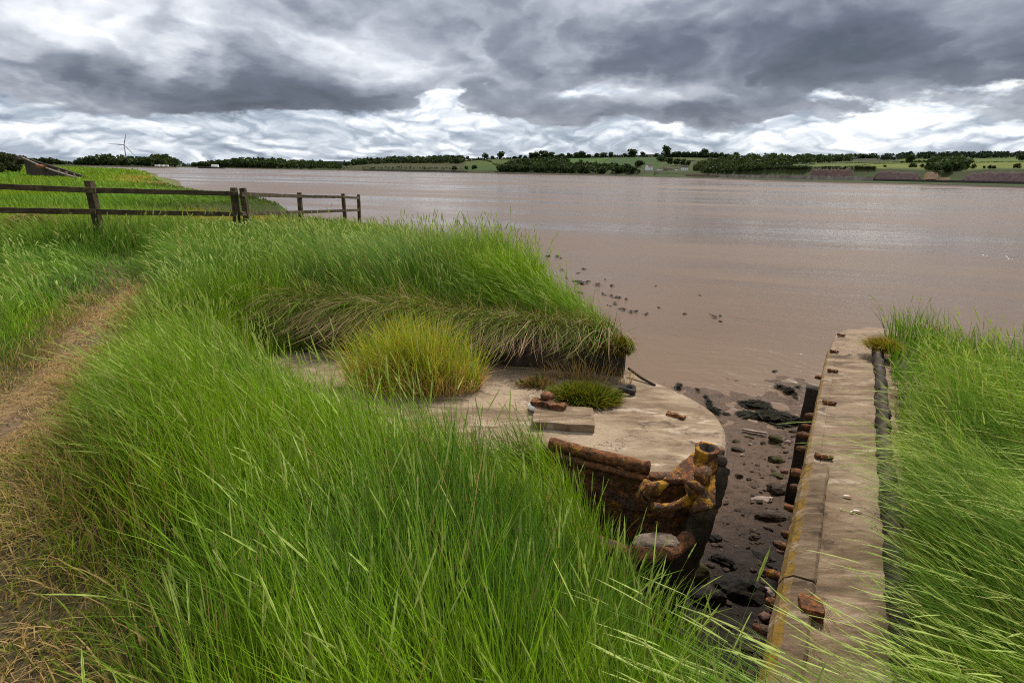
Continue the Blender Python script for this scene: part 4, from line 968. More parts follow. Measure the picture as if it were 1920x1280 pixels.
# shells and straw on the side deck
def shell(px, py, ln, rot, label):
    c = deckpt(px, py, .008); bm = bmesh.new(); tube(bm, [c + Vector((-ln / 2, 0, 0)), c + Vector((-ln * .2, 0, .006)), c + Vector((ln * .2, 0, .008)), c + Vector((ln / 2, 0, 0))], [.002, ln * .17, ln * .2, .004], 10, (1, .5))
    bmesh.ops.rotate(bm, cent=c, matrix=Matrix.Rotation(RAD(rot), 3, 'Z'), verts=bm.verts); jitter(bm, .002, 60, 1)
    tag(bmobj('shell', bm, MAT['shell'], None, True, tuple(c)), label, 'shell', 'shells on the side deck')
shell(1588, 931, .055, -18, 'white and orange shell on the side deck, the one farther from the camera')
shell(1606, 959, .055, -30, 'white and orange shell on the side deck, the one closer to the grass')
shell(1577, 954, .014, 10, 'tiny white shell chip left of the two larger shells')
shell(1596, 960, .022, 0, 'small white shell chip touching the nearer large shell')

# ------------------------------------------------------------------ rocks, planks and weed in the mud
def mudpt(px, py):
    z = .5
    for _ in range(6):
        q = G(px, py, z); z = float(mud_z(np.array([q[0]]), np.array([q[1]]))[0]); z = max(z, .0)
    return Vector((q[0], q[1], z))
def rock(px, py, wpx, asp, flatn, m_, label, group='stones in the mud between the barges', rot=0, seed=0, name='rock'):
    P = mudpt(px, py); dep = float((np.array(P) - CAMP) @ _F); w = wpx * dep / FPX / 2
    bm = bmesh.new(); bmesh.ops.create_icosphere(bm, subdivisions=3, radius=1)
    for v in bm.verts:
        n_ = mnoise.noise(v.co * 1.1 + Vector((seed * 2.3, 1, 0))) * .45 + mnoise.noise(v.co * 2.7 + Vector((0, seed, 0))) * .22 + mnoise.noise(v.co * 7) * .06
        c = v.co * (1 + n_); c.x = math.copysign(abs(c.x) ** .85, c.x)
        v.co = Vector((c.x * w, c.y * w * asp, c.z * w * flatn))
    bmesh.ops.rotate(bm, cent=(0, 0, 0), matrix=Matrix.Rotation(RAD(rot), 3, 'Z'), verts=bm.verts)
    bmesh.ops.translate(bm, verts=bm.verts, vec=P + Vector((0, 0, w * flatn * .12)))
    return tag(bmobj(name, bm, m_, None, flatn > .6, tuple(P)), label, 'stone', group)
RSH = MAT['rock_shaded']; RK, RGm, RP, RR_ = MAT['rock'], MAT['rock_green'], MAT['rock_pale'], MAT['rock_red']
for i, a in enumerate([
    (1455, 826, 27, .8, .72, RGm, 'round brown algae-covered boulder near the water in the gap', 10), (1477, 828, 12, .8, .6, RP, 'small pale-topped stone touching the round boulder', 0), (1431, 831, 12, .8, .6, RK, 'small grey stone left of the round boulder', 20),
    (1407, 833, 8, .8, .6, RP, 'tiny pale pebble left of the grey stone by the boulder', 0), (1381, 828, 14, .7, .5, RGm, 'green-brown stone beside the curved deck edge', -30), (1392, 853, 9, .8, .5, RP, 'small white stone on the smooth mud by the deck curve', 0),
    (1456, 864, 30, .8, .5, RGm, 'dark weedy boulder below the round one', 15), (1386, 893, 15, .8, .6, RK, 'dark stone at the foot of the curved hull', 0), (1383, 843, 24, .5, .35, RK, 'low half-buried slab by the curved hull', -15),
    (1458, 892, 18, 1.1, .4, RGm, 'flat brown stone above the large dark boulder', 50), (1404, 820, 18, .5, .3, RGm, 'flat weedy stone above the stones by the deck curve', -25), (1491, 810, 22, .5, .35, RK, 'dark flat stone against the right barge, by the big weed mass', -5), (1494, 818, 12, .6, .4, RK, 'small dark stone under the flat one against the right barge', 0),
    (1460, 920, 42, .75, .6, RK, 'large rounded dark boulder beside the right barge', 5), (1429, 937, 40, .5, .3, RP, 'pale curled slab left of the large dark boulder', 5), (1448, 971, 60, .45, .35, RK, 'wide flat dark slab below the pale curled slab', -10),
    (1414, 1008, 20, .8, .6, RK, 'single smooth grey stone in the middle of the mud', -10), (1430, 1047, 42, .8, .4, RSH, 'broad dark stone right of the mud centre, deep in the gap', -20), (1468, 1028, 15, .6, .5, RP, 'pale shard leaning on the right barge, deep in the gap', -35), (1463, 1034, 14, .6, .5, RR_, 'reddish chip under the pale shard', -30),
    (1357, 1056, 52, .5, .5, RSH, 'angular dark block in shadow beside the stem post', -30), (1305, 1076, 52, .8, .8, RGm, 'squat block with orange top at the foot of the stem', 0), (1385, 1108, 92, .7, .55, RSH, 'biggest dark block lying in the shaded gap', -15), (1438, 1113, 30, .8, .6, RP, 'pale craggy stone against the right barge, low in the gap', 10),
    (1434, 1158, 22, 1, .8, RR_, 'reddish cube-like stone under the pale craggy one', 10), (1325, 1120, 60, .8, .5, RSH, 'dark boulder in deep shadow left of the biggest block', 10), (1470, 884, 13, .8, .7, RR_, 'reddish stone close to the right barge above the large boulder', 0),
    (1500, 828, 9, .8, .6, RR_, 'small orange stone at the barge side near the flat dark stones', 0), (1497, 852, 11, .8, .6, RP, 'pale knob of stone at the barge side level with the weedy boulder', 0), (1420, 872, 9, .8, .5, RK, 'small dark pebble in the clear mud left of the weedy boulder', 0), (1340, 1010, 26, .7, .5, RSH, 'dark stone close right of the stem post', 20)]):
    rock(*a[:7], rot=a[7], seed=i + 1)
r = np.random.default_rng(5); bm = bmesh.new()
for k in range(260):
    y = r.uniform(3.3, 9.6); x0, t_, n_ = edge_at(min(y, 6.9)); x1 = float(np.interp(y, [3.6, 4.6, 5.5, 7, 9], [1.6, 1.95, 1.9, 2.6, 3.4])); x = x0.x - (x0.x - x1) * r.beta(.9, 1.3) + (.5 * (y - 6.9) if y > 6.9 else 0)
    z = float(mud_z(np.array([x]), np.array([y]))[0])
    if z < .02: continue
    sz = r.uniform(.012, .05) * (1.3 if y < 5.5 else 1); rr = bmesh.ops.create_icosphere(bm, subdivisions=1, radius=1)['verts']; an = r.uniform(0, 6.28); fl = r.uniform(.3, .7); el_ = r.uniform(.5, 1)
    for v in rr:
        c = v.co * (1 + .35 * mnoise.noise(v.co * 1.3 + Vector((k, 0, 0)))); cx, cy = c.x * sz, c.y * sz * el_
        v.co = Vector((x + cx * math.cos(an) - cy * math.sin(an), y + cx * math.sin(an) + cy * math.cos(an), z + c.z * sz * fl + sz * .1))
tag(bmobj('rubble', bm, MAT['rock'], None, False), 'small broken stones half sunk in the mud between the barges', 'rubble', kind='stuff')
P = mudpt(1414, 812)
tag(bmobj('driftwood', beam(P + Vector((-.2, .06, .05)), P + Vector((.2, -.08, .04)), .05, .03, 10, .008, 2), MAT['rock_pale'], None, True), 'short pale stick of driftwood on the mud', 'driftwood')
def weed(px, py, wpx, hpx, n, seed, label=None, group='dark seaweed clumps lying on the shallow water'):
    r = np.random.default_rng(seed); P = mudpt(px, py); P.z = max(P.z, 0.0); dep = float((np.array(P) - CAMP) @ _F); w = wpx * dep / FPX / 2
    q2 = mudpt(px, py + hpx / 2); q1 = mudpt(px, py - hpx / 2); l = max(.04, (Vector(q1) - Vector(q2)).length / 2)
    k = max(2, int(wpx / 9)); cx = r.normal(0, .45, k); cy = r.normal(0, .4, k); pick = r.integers(0, k, n)
    x = (cx[pick] + r.normal(0, .25, n)) * w; y = (cy[pick] + r.normal(0, .25, n)) * l
    ln = r.uniform(.5, 1.3, n) * min(.16, max(.03, w * .35)); a = r.normal(-.25, .6, n); wd = ln * r.uniform(.12, .3, n)
    zz = r.uniform(.012, .028, n) + r.uniform(0, .06, n) * (np.hypot(x / w, y / l) < .8) * (w > .12)
    dx, dy = np.cos(a), np.sin(a); gz = np.maximum(mud_z(P.x + x, P.y + y), 0)
    c = np.stack([P.x + x, P.y + y, gz + zz], -1); d = np.stack([dx, dy, r.normal(0, .12, n)], -1) * ln[:, None]; s = np.stack([-dy, dx, r.normal(0, .3, n)], -1) * wd[:, None]
    V = np.stack([c - d, c - s, c + d, c + s], 1).reshape(-1, 3) - np.array(P)
    V[:, 2] = np.maximum(V[:, 2], .006)
    o = npobj('seaweed', npmesh('seaweed', V, np.arange(n * 4).reshape(-1, 4), MAT['weed']), None, P)
    tag(o, label or 'small dark seaweed clump floating on the shallow brown water', 'seaweed', group)
GW = 'seaweed heaps on the mud edge'
weed(1420, 763, 50, 22, 700, 1, 'left lobe of the largest dark seaweed heap at the water edge', GW); weed(1446, 782, 70, 22, 900, 2, 'main mass of the largest dark seaweed heap at the water edge', GW); weed(1488, 794, 46, 12, 420, 3, 'thin tail of the largest seaweed heap, reaching the right barge', GW)
weed(1345, 776, 26, 18, 420, 4, 'triangular dark seaweed heap beside the deck edge', GW); weed(1366, 777, 22, 7, 160, 5, 'thin pointed strand right of the triangular seaweed heap', GW)
weed(1320, 754, 22, 8, 200, 6, 'small seaweed heap above the triangular one', GW); weed(1305, 760, 20, 6, 160, 7, 'low seaweed strip along the deck edge', GW); weed(1327, 743, 14, 6, 100, 8, 'tiny dark seaweed tuft on open mud above the heaps', GW); weed(1273, 726, 22, 10, 160, 9, 'dark seaweed tuft near the iron rod end', GW); weed(1310, 730, 14, 7, 80, 10, 'round seaweed tuft right of the tuft at the rod end', GW); weed(1346, 792, 8, 7, 60, 11, 'tiny black seaweed knot touching the deck curve', GW)
weed(1470, 732, 36, 16, 260, 12, 'bluish seaweed patch in shallow water left of the fender post', GW); weed(1508, 728, 18, 8, 90, 13, 'seaweed strand in the water close to the fender post', GW); weed(1450, 694, 14, 5, 60, 14, 'lone small seaweed patch out on the rippled water', GW); weed(1495, 746, 16, 8, 80, 15, 'faint seaweed strand below the fender strand', GW)
for i, (px, py, w, h) in enumerate([(1032, 481, 16, 3), (1047, 482, 14, 4), (1053, 485, 8, 3), (1005, 476, 6, 2), (1000, 497, 14, 3), (1020, 500, 22, 5), (1052, 507, 10, 3), (1094, 504, 14, 3), (1083, 513, 9, 4), (1060, 521, 9, 3), (1085, 531, 30, 6), (1104, 530, 14, 4), (1122, 535, 18, 8), (1135, 524, 6, 2), (1150, 538, 14, 5), (1143, 555, 15, 4), (1160, 560, 18, 4), (1174, 563, 12, 3), (1152, 568, 14, 6), (1142, 574, 8, 4), (1170, 581, 17, 5), (1185, 586, 14, 4), (1196, 585, 14, 4), (1207, 588, 12, 6), (1130, 550, 8, 3), (1090, 550, 12, 4), (1229, 536, 8, 3), (1236, 577, 10, 4), (1280, 589, 12, 4), (1338, 595, 14, 7), (1352, 593, 10, 4), (1350, 603, 12, 4), (1313, 554, 6, 2)]):
    weed(px, py, w, h, 60, 40 + i)

# ------------------------------------------------------------------ post and rail fence
fence = empty('post_and_rail_fence', (-9.5, 12.6, 2.9), 'weathered dark post and rail fence crossing the grass towards the river', 'fence')
POSTS = [(-190, 326, 9.7), (167, 339, 10.7), (438, 352, 13.0), (455, 352.5, 13.1), (561, 361, 18.2), (643, 363, 21.6), (672, 365, 24.5)]
for i, (px, py, dp) in enumerate(POSTS):
    top = PD(px, py, dp); foot = Vector((top.x + (.03 if i % 2 else -.02), top.y, float(height(np.array([top.x]), np.array([top.y]))[0]) - .2))
    bmobj('post', beam(top, foot, .14, .12, 12, .006, i, .12), MAT['fence'], fence, False)
def rails(pyof, seg):
    for i, (k0, k1, y0, y1) in enumerate(seg):
        a = PD(POSTS[k0][0], y0, POSTS[k0][2] - .1); b = PD(POSTS[k1][0], y1, POSTS[k1][2] - .1); d = (b - a).normalized() * .1
        bmobj('rail', beam(a - d * (1 if i else 0), b + d, .05, .10, 24, .007, i + int(y0), .15), MAT['fence'], fence, False)
rails(None, [(0, 1, 342, 356.5), (1, 2, 356.5, 363), (3, 4, 364.5, 368), (4, 5, 368, 369.5), (5, 6, 369.5, 371.5)])
rails(None, [(0, 1, 391, 397), (1, 2, 397, 401.5), (3, 4, 401, 398), (4, 5, 398, 395), (5, 6, 395, 394)])

# ------------------------------------------------------------------ gulls over the water
def gull(px, py, rngm, z, span, flap, yaw, label):
    P = PR(px, py, rngm); rz = Matrix.Rotation(yaw, 3, 'Z'); s = span / 1.1
    def w(v): return P + rz @ (Vector(v) * s)
    bm = bmesh.new()
    tube(bm, [w(q) for q in [(0, .24, 0), (0, .20, .01), (0, .14, .025), (0, .09, .02), (0, .02, .0), (0, -.08, 0), (0, -.2, .015), (0, -.28, .02)]], [r * s for r in (.006, .03, .042, .036, .062, .06, .03, .045)], 10, (1, .8))
    for sd in (-1, 1):
        pts = [(sd * .04, .04, .02), (sd * .25, .09, .02 + flap * .16), (sd * .42, .02, .02 + flap * .24), (sd * .55, -.08, .02 + flap * .30)]
        ch = [.07, .065, .05, .008]
        prev = None
        for (x, y, z_), c in zip(pts, ch):
            ring = [bm.verts.new(w((x, y + c, z_))), bm.verts.new(w((x, y, z_ + .012))), bm.verts.new(w((x, y - c, z_))), bm.verts.new(w((x, y, z_ - .006)))]
            if prev:
                for k in range(4):
                    f = bm.faces.new((prev[k], ring[k], ring[(k + 1) % 4], prev[(k + 1) % 4]))
                    if abs(x) > .5: f.material_index = 1
            else: bm.faces.new(ring)
            prev = ring
        bm.faces.new(prev[::-1])
    tag(bmobj('gull', bm, [flat('gull_white', (.78, .78, .78), .7, .04), flat('gull_black', (.03, .03, .03), .7, .1)], None, True, tuple(P)), label, 'bird', 'gulls skimming the river')
gull(1894, 487, 31, .3, .52, 1.2, 1.9, 'white gull with raised dark-tipped wings flying just above the water')
gull(1847, 480, 33, .1, .42, .35, 1.4, 'smaller white gull gliding low on the water, left of the other')
#==SPLIT==
# ------------------------------------------------------------------ grass
def norm_rows(a): return a / (np.linalg.norm(a, axis=1)[:, None] + 1e-9)
def blades(P, h, lean, w, c0, c1, rows=5, curl=1.6, r=rng, facing=None):
    """curved tapering leaf strips. lean (N,2): sideways travel of the tip in units of h"""
    n = len(P); t = np.linspace(0, 1, rows)
    L = np.linalg.norm(lean, axis=1)
    ang = r.uniform(0, 2 * np.pi, n) if facing is None else facing
    side = np.stack([np.cos(ang), np.sin(ang), r.normal(0, .15, n)], -1)
    V = np.empty((n, rows, 2, 3), np.float32); C = np.empty((n, rows, 2, 3), np.float32)
    for i, tt in enumerate(t):
        hor = lean * (h * tt ** curl)[:, None]
        ver = h * tt * (1 - np.clip(.42 * L ** 1.5 * tt ** 1.3, 0, 1.1))
        c = np.stack([P[:, 0] + hor[:, 0], P[:, 1] + hor[:, 1], P[:, 2] + ver], -1)
        ww = (w * (1.0 - tt ** 2.2 * .93) * .5)[:, None]
        V[:, i, 0] = c - side * ww; V[:, i, 1] = c + side * ww
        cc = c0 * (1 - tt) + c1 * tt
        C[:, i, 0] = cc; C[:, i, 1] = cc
    base = (np.arange(n) * rows * 2)[:, None]
    q = np.stack([np.array([2 * i, 2 * i + 1, 2 * i + 3, 2 * i + 2]) for i in range(rows - 1)])
    Q = (base[:, :, None] + q[None]).reshape(-1, 4)
    return V.reshape(-1, 3), Q, C.reshape(-1, 3)
def heads(P, h, lean, ln, w, c, r=rng, curl=1.6, rows=7):
    """seed spikes: two crossed, toothed strips along the last stretch of a stem, plus the stem"""
    n = len(P); L = np.linalg.norm(lean, axis=1); Vs = []; Cs = []; Qs = []; off = 0
    ang = r.uniform(0, np.pi, n)
    for k in range(2):
        side = np.stack([np.cos(ang + k * 1.57), np.sin(ang + k * 1.57), 0 * ang], -1)
        V = np.empty((n, rows, 2, 3), np.float32)
        for i in range(rows):
            f = i / (rows - 1); tt = 1 - (ln / h) * (1 - f)
            hor = lean * (h * tt ** curl)[:, None]; ver = h * tt * (1 - np.clip(.42 * L ** 1.5 * tt ** 1.3, 0, 1.1))
            cpt = np.stack([P[:, 0] + hor[:, 0], P[:, 1] + hor[:, 1], P[:, 2] + ver], -1)
            ww = (w * np.interp(f, [0, .15, .5, .9, 1], [.5, .95, 1, .6, .05]) * (1.15 if (i + k) % 2 else .72))[:, None]
            V[:, i, 0] = cpt - side * ww; V[:, i, 1] = cpt + side * ww
        b = (np.arange(n) * rows * 2)[:, None]; q = np.stack([np.array([2 * i, 2 * i + 1, 2 * i + 3, 2 * i + 2]) for i in range(rows - 1)])
        Qs.append((b[:, :, None] + q[None]).reshape(-1, 4) + off); Vs.append(V.reshape(-1, 3)); off += n * rows * 2
        Cs.append(np.repeat(c * r.uniform(.85, 1.15, (n, 1)), rows * 2, axis=0))
    return np.concatenate(Vs), np.concatenate(Qs), np.concatenate(Cs)
class Pile:
    def __init__(s): s.V = []; s.Q = []; s.C = []; s.o = 0
    def add(s, v, q, c): s.V.append(v); s.Q.append(q + s.o); s.C.append(c); s.o += len(v); return s
    def build(s, name, m_, parent=None, off=None):
        V = np.concatenate(s.V)
        if off is not None: V = V - np.asarray(off, np.float32)
        return npobj(name, npmesh(name, V, np.concatenate(s.Q), m_, np.clip(np.concatenate(s.C), .003, .9)), parent, off if parent is None else None)

YG = np.array([.165, .285, .007]); BG = np.array([.088, .195, .018]); DG = np.array([.048, .125, .006]); ST = np.array([.40, .27, .105]); PALE = np.array([.50, .56, .17]); OLV = np.array([.15, .155, .022])
def polar(n, r0, r1, a0, a1, r=rng, p=1.0):
    """points spread evenly over a sector (angles in degrees from straight ahead)"""
    rad = np.sqrt(r.uniform(r0 ** 2, r1 ** 2, n)) if p == 1.0 else r0 * (r1 / r0) ** r.uniform(0, 1, n)
    a = np.radians(r.uniform(a0, a1, n)); return rad * np.sin(a), rad * np.cos(a)
def lean_field(x, y, seed=0, base=(-.30, .10), amp=.5, scale=.55):
    a = (fbm(x * scale, y * scale, 40 + seed) - .5) * 2; b = (fbm(x * scale, y * scale, 60 + seed) - .5) * 2
    g = .65 + .9 * fbm(x * 1.1, y * 1.1, 80 + seed)
    return np.stack([(base[0] + amp * a * 1.6) * g, (base[1] + amp * b * 1.6) * g], -1)
def mixc(a, b, k): return a * (1 - k[:, None]) + b * k[:, None]
def bank_style(x, y):
    """height and colours of the grass by where it grows on the bank"""
    pdist = path_d(x, y); r = np.hypot(x, y)
    n1 = fbm(x * .9, y * .9, 200); n2 = fbm(x * 2.6, y * 2.6, 210)
    PX = np.array(PATH); pxl = np.interp(y, PX[:, 1], PX[:, 0]); rightside = x > pxl
    hR = .16 + .56 * sst(.22, 1.3, pdist); hL = .14 + .22 * sst(.25, .9, pdist)
    h = np.where(rightside, hR, hL)
    h *= .75 + .5 * n1
    h = np.where(y > 10, np.minimum(h, .42), h) + .24 * sst(-5.5, -7.5, x) * sst(10.0, 10.6, y) * sst(12.5, 11.5, y) + .10 * sst(10.3, 11.2, y + .1 * x + 1.0) * sst(16, 13, y) * (x < -3.5)
    nearleft = sst(-.2, -1.6, x) * sst(2.6, 1.4, y); h *= 1 - .45 * nearleft
    md = sst(6.0, 7.0, y + .27 * (x + 1)) * sst(-3.2, -2.2, x); h = h * (1 - .12 * md) * (1 - .22 * md * sst(.2, 1.2, x))
    edge = seg_dist(x, y, LAND[2:17]); h *= .50 + .50 * sst(0, 1.0, edge)
    k = sst(.46, .72, n2 * .6 + n1 * .4)
    c = mixc(mixc(np.tile(YG, (len(x), 1)), np.tile(BG, (len(x), 1)), k), np.tile(DG, (len(x), 1)), .7 * sst(.45, .72, fbm(x * 1.7, y * 1.7, 222)))
    blue = np.maximum(np.where(~rightside, .55, 0) * sst(.4, 1.0, pdist), .55 * nearleft)
    blue = np.maximum(blue, .62 * sst(5.5, 9, y) * sst(-1.2, -3.0, x)); blue = np.maximum(blue, .5 * md * sst(.5, -1.2, x))
    c = mixc(c, np.tile(BG, (len(x), 1)), blue)
    c = mixc(c, np.tile(np.array([.135, .270, .006]), (len(x), 1)), .6 * md * sst(-.9, .4, x))
    crest = md * np.exp(-(((x + 2.0) / 1.5) ** 2 + ((y - 8.8) / 1.3) ** 2)); c = mixc(c, np.tile(np.array([.20, .30, .10]), (len(x), 1)), .75 * crest)
    dry = np.maximum(sst(.60, .12, pdist) * sst(9, 7, y), .85 * sst(1.15, .35, pdist + .5 * (n1 - .5)) * sst(3.9, 2.7, y) * rightside); h = h * (1 - .45 * dry * (y < 4)); c = mixc(c, np.tile(OLV, (len(x), 1)), .8 * dry)
    return h, c, dry, pdist, rightside, md
def make_bank(n, r0, r1, a0, a1, wmin, rows, seed, p=1.0, hk=1.0, pile=None, headfrac=.05):
    r = np.random.default_rng(seed); x, y = polar(n, r0, r1, a0, a1, r, p)
    ins = inside(x, y, LAND); d = seg_dist(x, y, LAND[:18])
    keep = (ins | (d < .16 * r.uniform(0, 1, n) * (y < 4.4))) & ~((y > 5) & (y < 6.9) & (d < .12) & (x > -2.3) & (x < 1.1))
    x, y = x[keep], y[keep]
    h, c, dry, pdist, right, md = bank_style(x, y)
    clump = fbm(x * 6, y * 6, 300 + seed, 2)
    keep = (r.uniform(0, 1, len(x)) < np.clip(sst(.03, .27, pdist) * 1.1, .0, 1)) & (r.uniform(0, 1, len(x)) < .35 + 1.1 * clump)
    x, y, h, c, dry, right, md = x[keep], y[keep], h[keep], c[keep], dry[keep], right[keep], md[keep]; n = len(x)
    h = h * r.uniform(.55, 1.18, n) * hk
    z = height(x, y) - .02
    ln = lean_field(x, y, 1) * np.where(right, 1, .9)[:, None] + r.normal(0, .24, (n, 2))
    ln = ln * (1 + .35 * sst(.35, .1, h)[:, None]) + np.stack([r.normal(0, 1, n), r.normal(0, 1, n)], -1) * (.5 * dry)[:, None]
    ln = ln * (.55 + .9 * fbm(x * 2.3, y * 2.3, 91))[:, None] + .5 * np.stack([fbm(x * 3.1, y * 3.1, 92) - .5, fbm(x * 3.1, y * 3.1, 93) - .5], -1)
    steep = sst(.35, .0, seg_dist(x, y, LAND[2:12])) * (y < 5); ln[:, 0] += .15 * steep
    dist = np.hypot(x, y); w = np.maximum(wmin, dist * .00085) * r.uniform(.7, 1.5, n)
    isdry = r.uniform(0, 1, n) < .03 + .62 * dry
    c = c * r.uniform(.5, 1.45, (n, 1)); c = np.where(isdry[:, None], ST * r.uniform(.6, 1.15, (n, 1)), c)
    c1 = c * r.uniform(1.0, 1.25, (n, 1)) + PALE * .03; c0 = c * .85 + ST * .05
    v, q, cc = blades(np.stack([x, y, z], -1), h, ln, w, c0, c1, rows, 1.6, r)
    pile.add(v, q, cc)
    if headfrac:
        m_ = (r.uniform(0, 1, n) < headfrac) & (h > .30) & ~isdry
        if m_.any():
            hh = h[m_] * r.uniform(1.08, 1.35, m_.sum()); P = np.stack([x[m_], y[m_], z[m_]], -1); l2 = ln[m_] * .85; k = m_.sum()
            cst = mixc(c[m_], np.tile(PALE, (k, 1)), np.full(k, .3))
            pile.add(*blades(P, hh, l2, np.maximum(.003, dist[m_] * .0007), cst, cst, rows, 1.6, r))
            pile.add(*heads(P, hh, l2, r.uniform(.07, .15, k), np.maximum(.0029, dist[m_] * .00080) * r.uniform(.8, 1.25, k), mixc(np.tile(PALE, (k, 1)), c[m_], np.full(k, .40)), r))
pl = Pile()
make_bank(50000, .75, 4.2, -60, 62, .0054, 6, 1, pile=pl, headfrac=.10)
make_bank(75000, 3.8, 9.0, -58, 20, .0056, 5, 2, pile=pl, headfrac=.13)
make_bank(70000, 8.6, 16.5, -56, 6, .006, 4, 3, pile=pl, headfrac=.08)
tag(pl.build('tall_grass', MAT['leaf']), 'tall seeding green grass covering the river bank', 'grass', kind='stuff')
# meadow beyond the fence
pl = Pile()
def meadow(n, r0, r1, seed, wk, hk):
    r = np.random.default_rng(seed); x, y = polar(n, r0, r1, -58, -8, r, 0); k = inside(x, y, LAND); x, y = x[k], y[k]; n = len(x)
    dist = np.hypot(x, y); z = height(x, y) - .03; g = fbm(x * .12, y * .35, 500); g2 = fbm(x * .05, y * .14, 510)
    edge = seg_dist(x, y, LAND[23:35]); low = sst(4.5, 1.0, edge) * (dist < 110)
    h = r.uniform(.35, .75, n) * hk * (.7 + .6 * g) * (1 - .72 * low)
    c = mixc(np.tile(np.array([.125, .235, .020]), (n, 1)), np.tile(np.array([.175, .255, .014]), (n, 1)), sst(.4, .6, g2))
    c = mixc(c, np.tile(np.array([.055, .085, .012]), (n, 1)), low * .9)
    yel = sst(.62, .72, fbm(x * .16 + 3, y * .10, 520)) * sst(30, 24, dist) + sst(.60, .68, fbm(x * .06, y * .06, 530)) * sst(8, 2, edge) * (dist > 40)
    c = mixc(c, np.tile(np.array([.34, .235, .045]), (n, 1)), np.clip(yel, 0, .85))
    c = c * r.uniform(.75, 1.3, (n, 1)); ln = lean_field(x * .3, y * .3, 3) + r.normal(0, .2, (n, 2))
    w = dist * wk * r.uniform(.7, 1.5, n)
    pl.add(*blades(np.stack([x, y, z], -1), h, ln, w, c * .9, c * 1.15 + PALE * .03, 4, 1.5, r))
meadow(52000, 15.5, 45, 21, .0011, 1.0); meadow(45000, 40, 170, 22, .0016, 1.05); meadow(22000, 150, 700, 23, .002, 1.3)
tag(pl.build('meadow_grass', MAT['leaf']), 'rough green meadow grass beyond the fence', 'grass', kind='stuff')
# straw trodden flat along the path
pl = Pile(); r = np.random.default_rng(33); n = 16000
t = r.uniform(0, 1, n); yy = .4 + 7.6 * t ** 1.6; PX = np.array(PATH); xx = np.interp(yy, PX[:, 1], PX[:, 0]) + r.normal(.07, .19, n) * (1.15 - .08 * yy) + .25 * sst(3.5, 1.2, yy)
k = fbm(xx * 2.6, yy * 1.3, 31) > r.uniform(.30, .62, n); xx, yy = xx[k], yy[k]; n = len(xx)
aa = r.uniform(0, 6.28, n); ln = np.stack([np.cos(aa), np.sin(aa)], -1) * r.uniform(1.5, 3.2, n)[:, None]; h = r.uniform(.035, .085, n)
pl.add(*blades(np.stack([xx, yy, height(xx, yy) + .004], -1), h, ln, r.uniform(.003, .006, n) * np.maximum(1, yy / 4), ST * r.uniform(.5, 1.1, (n, 1)), ST * r.uniform(.6, 1.2, (n, 1)), 4, 1.1, r))
tag(pl.build('straw', MAT['straw']), 'trodden yellow straw strewn along the path', 'straw', kind='stuff')
# thatch of dead stems hanging over the coaming
pl = Pile(); n_ = np.array([-.26, -.965])
def hang(n, seed, y0, y1, z0, z1, h0, h1, l0, l1, cols, w, thr):
    r = np.random.default_rng(seed); t = r.uniform(-.04, 1.0, n); off = r.uniform(y0, y1, n); xx = -2.7 + 3.85 * t; yy = 6.62 - 1.0 * t + off
    k = fbm(xx * 2.4, yy * 1.5, seed + 5) > r.uniform(thr, thr + .25, n); xx, yy, t = xx[k], yy[k], t[k]; n = len(xx)
    zz = r.uniform(z0, z1, n) - .03 * t; h = r.uniform(h0, h1, n) * (1.15 - .4 * t) * (.6 + .8 * fbm(xx * 1.9, yy, seed + 8))
    ln = n_[None] * r.uniform(l0, l1, n)[:, None] + r.normal(0, .6, (n, 2)) + (fbm(xx * 2.2, yy, seed + 2) - .5)[:, None] * np.array([2.4, 0])[None]
    c = cols[r.integers(0, len(cols), n)] * r.uniform(.5, 1.3, (n, 1)); gr = fbm(xx * 2, yy * 2, seed + 3)[:, None]; c = c * (.7 + .7 * gr)
    pl.add(*blades(np.stack([xx, yy, zz], -1), h, ln, r.uniform(w * .8, w * 1.4, n), c, c * 1.12, 6, 1.3, r))
DEAD = np.array([[.34, .235, .140], [.44, .31, .17], [.25, .17, .105], [.52, .37, .20]])
hang(6500, 44, -.05, .30, 2.86, 3.02, .10, .26, .5, 1.7, DEAD, .006, .22)
hang(1500, 45, -.10, .12, 2.88, 2.96, .16, .30, 1.6, 2.4, DEAD, .005, .36)
hang(9000, 46, .0, .45, 2.92, 3.06, .22, .46, .4, 1.6, np.array([OLV, YG * .8, DG, OLV * 1.2, DEAD[1]]), .006, .20)
tag(pl.build('thatch', MAT['straw']), 'brown dead grass hanging over the dark hatch coaming', 'dead grass', kind='stuff')
# dry heaps by the fence
def heap(px, py, z, w, d, hh, n, label, cols=ST * .75):
    q = G(px, py, z); P = Vector((q[0], q[1], float(height(np.array([q[0]]), np.array([q[1]]))[0]))); r = np.random.default_rng(int(px)); u = r.normal(0, .42, (n, 2)).clip(-1, 1)
    x = u[:, 0] * w; y = u[:, 1] * d; zz = hh * np.clip(1 - (u ** 2).sum(1), 0, 1) * r.uniform(.3, 1, n); a = r.normal(0, 1.2, n) + r.integers(0, 2, n) * 3.14
    ln = np.stack([np.cos(a), np.sin(a)], -1) * r.uniform(.8, 2.2, n)[:, None]
    c = cols * r.uniform(.4, 1.15, (n, 1)); p2 = Pile(); p2.add(*blades(np.stack([x, y, zz], -1), r.uniform(.10, .26, n), ln, r.uniform(.008, .014, n), c, c * 1.15, 5, 1.2, r))
    o = p2.build('dry_grass_heap', MAT['straw']); o.location = P + Vector((0, -.15, .22))
    return tag(o, label, 'dead grass')
heap(78, 452, 3.0, .95, .5, .35, 1800, 'heap of flattened dry brown grass by the left end of the fence')
heap(262, 452, 3.0, .8, .4, .12, 600, 'thin brown dead patch in the grass below the middle of the fence', np.array([.22, .14, .07]))

